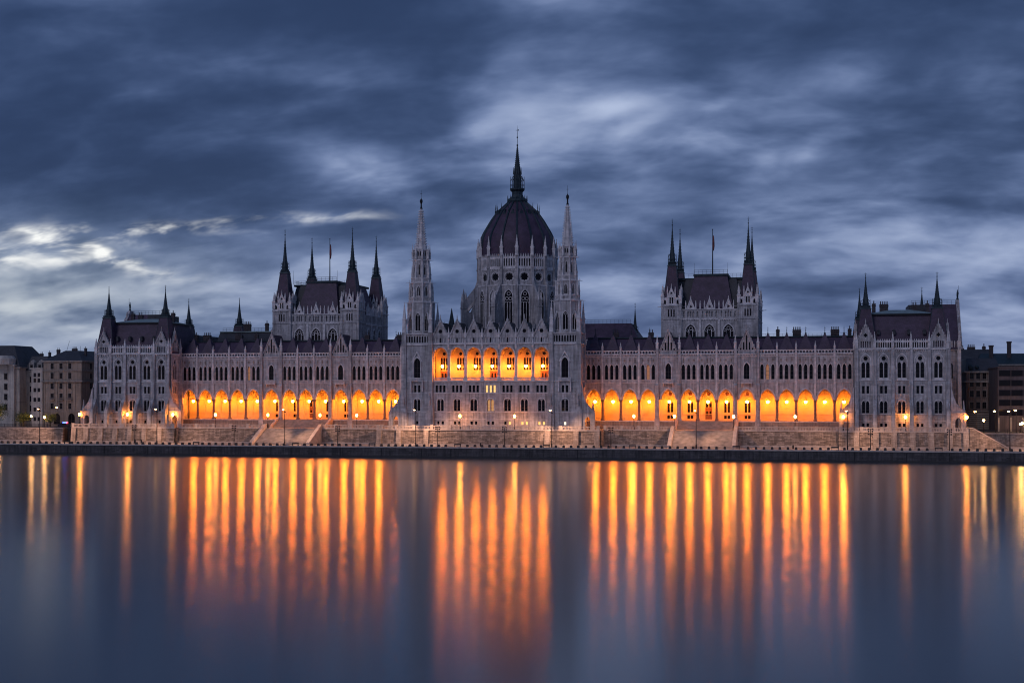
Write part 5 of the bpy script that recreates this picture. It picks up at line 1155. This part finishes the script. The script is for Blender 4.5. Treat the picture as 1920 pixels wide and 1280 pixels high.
def house(label, x0, x1, y0, y1, top, mat, cols, rows, cornices=(), roof=None, roof_mat='slate_dark', balc=(), side=None, arches=(), z0=TER-0.4):
    e = empty('town_house', ((x0+x1)/2, y0, z0), label, 'building')
    g = G(); g.box(x0, x1, y0, y1, z0, top); part('wall', g, mat, e)
    g = G()
    for z, d, h in cornices: g.box(x0-d, x1+d, y0-d, y1+d, z, z+h)
    if cornices: part('cornice', g, 'b_trim' if mat != 'b_dark' else 'b_dark', e)
    for z in rows:
        for x in cols: hwin(e, HWIN, x, y0-0.02, z, 0, balcony=z in balc)
    for x, z in arches:
        o = inst('arched_window', HARCH[0], e, (x, y0-0.02, z)); inst('pane', HARCH[1], o, (x, y0-0.02, z))
    if side:
        for z in rows:
            for y in side: hwin(e, HWIN, x1+0.02, y, z, R(90))
    if roof:
        g = G(); inx, iny, rz_ = roof; g.hip(x0-0.3, x1+0.3, y0-0.3, y1+0.3, top, x0+inx, x1-inx, y0+iny, y1-iny, rz_); part('roof', g, roof_mat, e)
    return e
z0 = TER-0.4
A = house('pale grey corner house with hipped roof at the left edge of the frame', -190, -165.6, 9.0, 30, 26.8, 'b_grey', [-187, -183.5, -180, -175.6, -172.2, -169.4], [9.2, 12.6, 16.0, 19.4, 22.8], [(26.4, 0.5, 0.5), (15.2, 0.15, 0.25)], (5.0, 5.0, 34.2))
g = G(); g.box(-176.5, -167.0, 8.0, 9.0, z0, 27.2); g.box(-176.8, -166.7, 7.7, 9.0, 27.2, 27.7); g.lathe(-171.7, 8.6, [(4.6, 27.7), (4.4, 29.6), (3.6, 30.6)], 12); part('bay', g, 'b_pale', A)
for z in (12.6, 16.0, 19.4, 22.8):
    for x in (-173.4, -170.0): hwin(A, HWIN, x, 7.98, z, 0)
Bh = house('narrow recessed house with mansard roof between the pale corner house and the brown one', -165.6, -157.9, 13.0, 34, 25.6, 'b_grey', [-163.6, -160.6], [9.0, 12.2, 15.4, 18.6, 21.8], [(25.3, 0.3, 0.4)], (0.8, 2.2, 30.6))
for x in (-163.6, -160.6):
    g = G(); g.box(x-0.9, x+0.9, 13.0, 15.5, 25.7, 28.4); g.lathe(x, 14.3, [(1.1, 28.4), (0.9, 29.0), (0.2, 29.4)], 8); part('dormer', g, 'b_trim', Bh); hwin(Bh, HWIN_S, x, 12.98, 26.4, 0, False)
g = G(); g.box(-162.0, -157.9, 10.2, 13.0, z0, 26.2); g.box(-162.3, -157.7, 9.9, 13.0, 26.2, 26.6); part('bay', g, 'b_pale', Bh)
for z in (9.0, 12.2, 15.4, 18.6, 21.8, 24.0 if False else 23.6):
    for x in (-160.7, -159.2): hwin(Bh, HWIN_S, x, 10.18, z, 0, False)
Ch = house('brown six storey town house with balconies next to the left end pavilion', -157.4, -143.6, 10.0, 44, 28.9, 'b_tan', [-154.2, -151.0, -147.8], [13.0, 16.2, 19.6, 23.0, 26.2], [(28.5, 0.5, 0.45), (25.5, 0.35, 0.35), (21.9, 0.7, 0.4), (12.0, 0.3, 0.3)], (4.5, 6.0, 32.4), balc=(16.2,), side=[16, 21, 26, 31, 36], arches=[(-152.5, 8.0), (-147.2, 8.0)])
g = G()
for x in (-157.0, -152.6, -149.4, -146.0, -144.0): g.box(x-0.3, x+0.3, 9.85, 10.0, 12.3, 21.9)
part('pilasters', g, 'b_tan', Ch)
for x, k in ((-156, 2), (-150, 0), (-146, 1)): inst('chimney', CH[k], Ch, (x, 17, 31.6), 0, 0.7)
for x, k in ((-164.0, 2), (-161, 1)): inst('chimney', CH[k], Bh, (x, 20, 30.4), 0, 0.7)
g = G(); g.tube((-152.2, 15, 31), (-150.8, 15, 35.6), 0.05, 4); g.tube((-147.4, 16, 31), (-147.4, 16, 33.9), 0.05, 4); part('aerial', g, 'iron', Ch)
R3 = house('distant pale house with steep roof and chimneys behind the right end pavilion', 134.0, 150.0, 62, 80, 26.8, 'b_grey', [137.2, 140.4, 143.6], [20.0, 23.2], [(26.4, 0.4, 0.4)], (2.0, 7.5, 32.5))
for x, k in ((139.5, 2), (142.5, 0), (146.5, 1)): inst('chimney', CH[k], R3, (x, 70, 31.2))
R1 = house('dark brown pilastered ministry building right of the end pavilion', 137.0, 146.6, 30.0, 55, 24.8, 'b_brown', [138.6, 140.4, 142.2, 144.0], [13.6, 17.0, 20.2, 23.0 if False else 22.4], [(24.3, 0.6, 0.5), (21.4, 0.5, 0.5), (12.6, 0.3, 0.3)], (0.6, 5.0, 28.8))
g = G()
for x in (137.5, 139.5, 141.3, 143.1, 144.9): g.lathe(x, 29.75, [(0.3, 13.0), (0.26, 13.4), (0.24, 20.6), (0.36, 21.3)], 8)
part('columns', g, 'b_brown', R1)
g = G()
for k in range(8): g.box(136.9, 146.7, 29.8, 30.0, z0+0.2+k*0.62, z0+0.6+k*0.62)
part('rustication', g, 'b_grey', R1)
g = G(); g.ball(140.0, 29.4, 26.0, 0.7, 8, 5); g.ball(138.2, 29.4, 25.9, 0.8, 8, 5, 1.2); part('roof_statue', g, 'copper', R1)
R2 = house('plain dark modern office block at the right edge of the frame', 143.4, 185.0, 8.0, 40, 25.6, 'b_dark', [], [], [(25.4, 0.15, 0.3)])
pm_ = G(); pm_.box(-1.55, 1.55, -0.05, 0.0, 0, 1.7); OFF = mesh_of('window', pm_, 'glass')
for k in range(5):
    for j in range(12): inst('window', OFF, R2, (145.3+j*3.3, 7.98, 11.8+k*2.8))
g = G()
for j in range(13): g.box(143.45+j*3.3, 143.85+j*3.3, 7.8, 8.0, z0, 11.3)
part('pillars', g, 'b_grey', R2)
R4 = house('house with green copper roof and tall chimneys behind the dark office block', 143.0, 190.0, 58, 76, 27.4, 'b_brown', [], [], [(27.0, 0.3, 0.4)], (2.0, 7.0, 31.0), 'copper')
for x, h_ in ((147.9, 33.6), (153.4, 34.8)):
    g = G(); g.box(x-0.6, x+0.6, 62, 63.2, 27, h_); g.box(x-0.75, x+0.75, 61.9, 63.3, h_-0.5, h_); part('chimney', g, 'brickchim', R4)
# street lamps of the town: short globe lamps and tall road lamps
def street_lamp(x, y, h, label, tall):
    z = TER-0.36
    e = empty('street_lamp', (x, y, z), label, 'lamp', 'street lamps beyond the building')
    g = G(); g.lathe(x, y, [(0.14, z), (0.10, z+0.6), (0.06, z+h)], 6); part('post', g, 'iron', e)
    g = G()
    if tall: g.lathe(x-0.3, y-0.2, [(0.1, z+h-0.12), (0.24, z+h-0.04), (0.28, z+h+0.06), (0.1, z+h+0.1)], 8)
    else: g.lathe(x, y, [(0.1, z+h), (0.24, z+h+0.15), (0.28, z+h+0.35), (0.1, z+h+0.6)], 8)
    part('lamp_glass', g, 'globe_f', e)
street_lamp(-152.6, -5.5, 3.3, 'orange street lamp in front of the recessed left house', False)
street_lamp(-147.9, -5.5, 3.0, 'orange street lamp in front of the brown left house', False)
street_lamp(-163.6, -7.0, 3.6, 'orange street lamp among the trees at the left edge', False)
street_lamp(-144.6, -3.0, 6.4, 'tall pale street lamp before the brown left house', True)
for i, (x, y, h, tl) in enumerate([(135.9, -7.2, 5.8, True), (138.7, 0, 3.0, False), (141.0, -7.2, 6.0, True), (146.4, -7.2, 6.2, True), (148.5, 0, 2.0, False), (149.2, 2, 2.2, False)]):
    street_lamp(x, y, h, f'small lit street lamp on the right bank street, {ORD[i]} from the end pavilion', tl)
# trees in front of the left houses
def tree(x, y, h, rad, label, n=1500):
    z = TER-0.38; e = empty('tree', (x, y, z), label, 'tree', 'street trees on the left')
    g = G(); g.lathe(x, y, [(0.26, z), (0.2, z+1.0), (0.15, z+h*0.45), (0.06, z+h*0.8)], 7); tips = []
    for k in range(9):
        a = random.uniform(0, 6.28); r0 = rad*random.uniform(0.45, 0.8); zz_ = z+h*random.uniform(0.5, 0.95); p = (x, y, z+h*random.uniform(0.25, 0.5)); q = (x+r0*math.cos(a), y+r0*math.sin(a), zz_); g.tube(p, q, 0.07, 5, 0.02); tips.append(q)
    part('trunk', g, 'bark', e)
    g = G()
    for k in range(n):
        t_ = random.choice(tips); d = Vector((random.gauss(0, 1), random.gauss(0, 1), random.gauss(0, 0.8)))*rad*0.26
        p = Vector(t_)+d; a = Vector((random.uniform(-1, 1), random.uniform(-1, 1), random.uniform(-1, 1))).normalized()*random.uniform(0.10, 0.20); b_ = a.orthogonal().normalized()*random.uniform(0.08, 0.14)
        g.add([p-a, p+b_, p+a, p-b_], [(0, 1, 2, 3)])
    part('crown', g, 'leaf', e)
tree(-165.0, -4.5, 6.8, 3.2, 'round leafy street tree at the far left edge')
tree(-156.2, -4.0, 4.6, 2.4, 'small leafy street tree before the recessed left house')
tree(-147.0, -3.5, 4.0, 1.7, 'small leafy street tree before the brown left house', 900)
# police car with its lights on
px_, py_, pz_ = -140.9, -5.0, TER-0.35
e = empty('police_car', (px_, py_, pz_), 'dark patrol car with glowing blue and red roof lights behind the left railing', 'car')
g = G(); g.prism([(px_-2.2, pz_+0.3), (px_+2.2, pz_+0.3), (px_+2.25, pz_+0.8), (px_+1.2, pz_+0.95), (px_+0.6, pz_+1.45), (px_-1.2, pz_+1.48), (px_-1.9, pz_+0.98), (px_-2.25, pz_+0.9)], py_-0.85, py_+0.85); part('body', g, 'carpaint', e)
g = G(); g.prism([(px_-1.65, pz_+0.98), (px_+1.05, pz_+0.98), (px_+0.55, pz_+1.40), (px_-1.15, pz_+1.42)], py_-0.87, py_-0.86); part('side_window', g, 'glass', e)
for x in (-1.4, 1.4):
    for y in (-0.75, 0.75):
        g = G(); g.tube((px_+x, py_+y-0.12, pz_+0.32), (px_+x, py_+y+0.12, pz_+0.32), 0.32, 12); part('wheel', g, 'rubber', e)
g = G(); g.box(px_-0.75, px_+0.55, py_-0.3, py_+0.3, pz_+1.50, pz_+1.72); part('blue_light_bar', g, 'blue', e)
g = G(); g.box(px_+0.56, px_+0.8, py_-0.3, py_+0.3, pz_+1.50, pz_+1.70); part('red_light', g, 'red', e)
g = G(); g.box(px_+2.2, px_+2.27, py_-0.7, py_-0.4, pz_+0.6, pz_+0.78); part('headlight', g, 'litwhite', e)
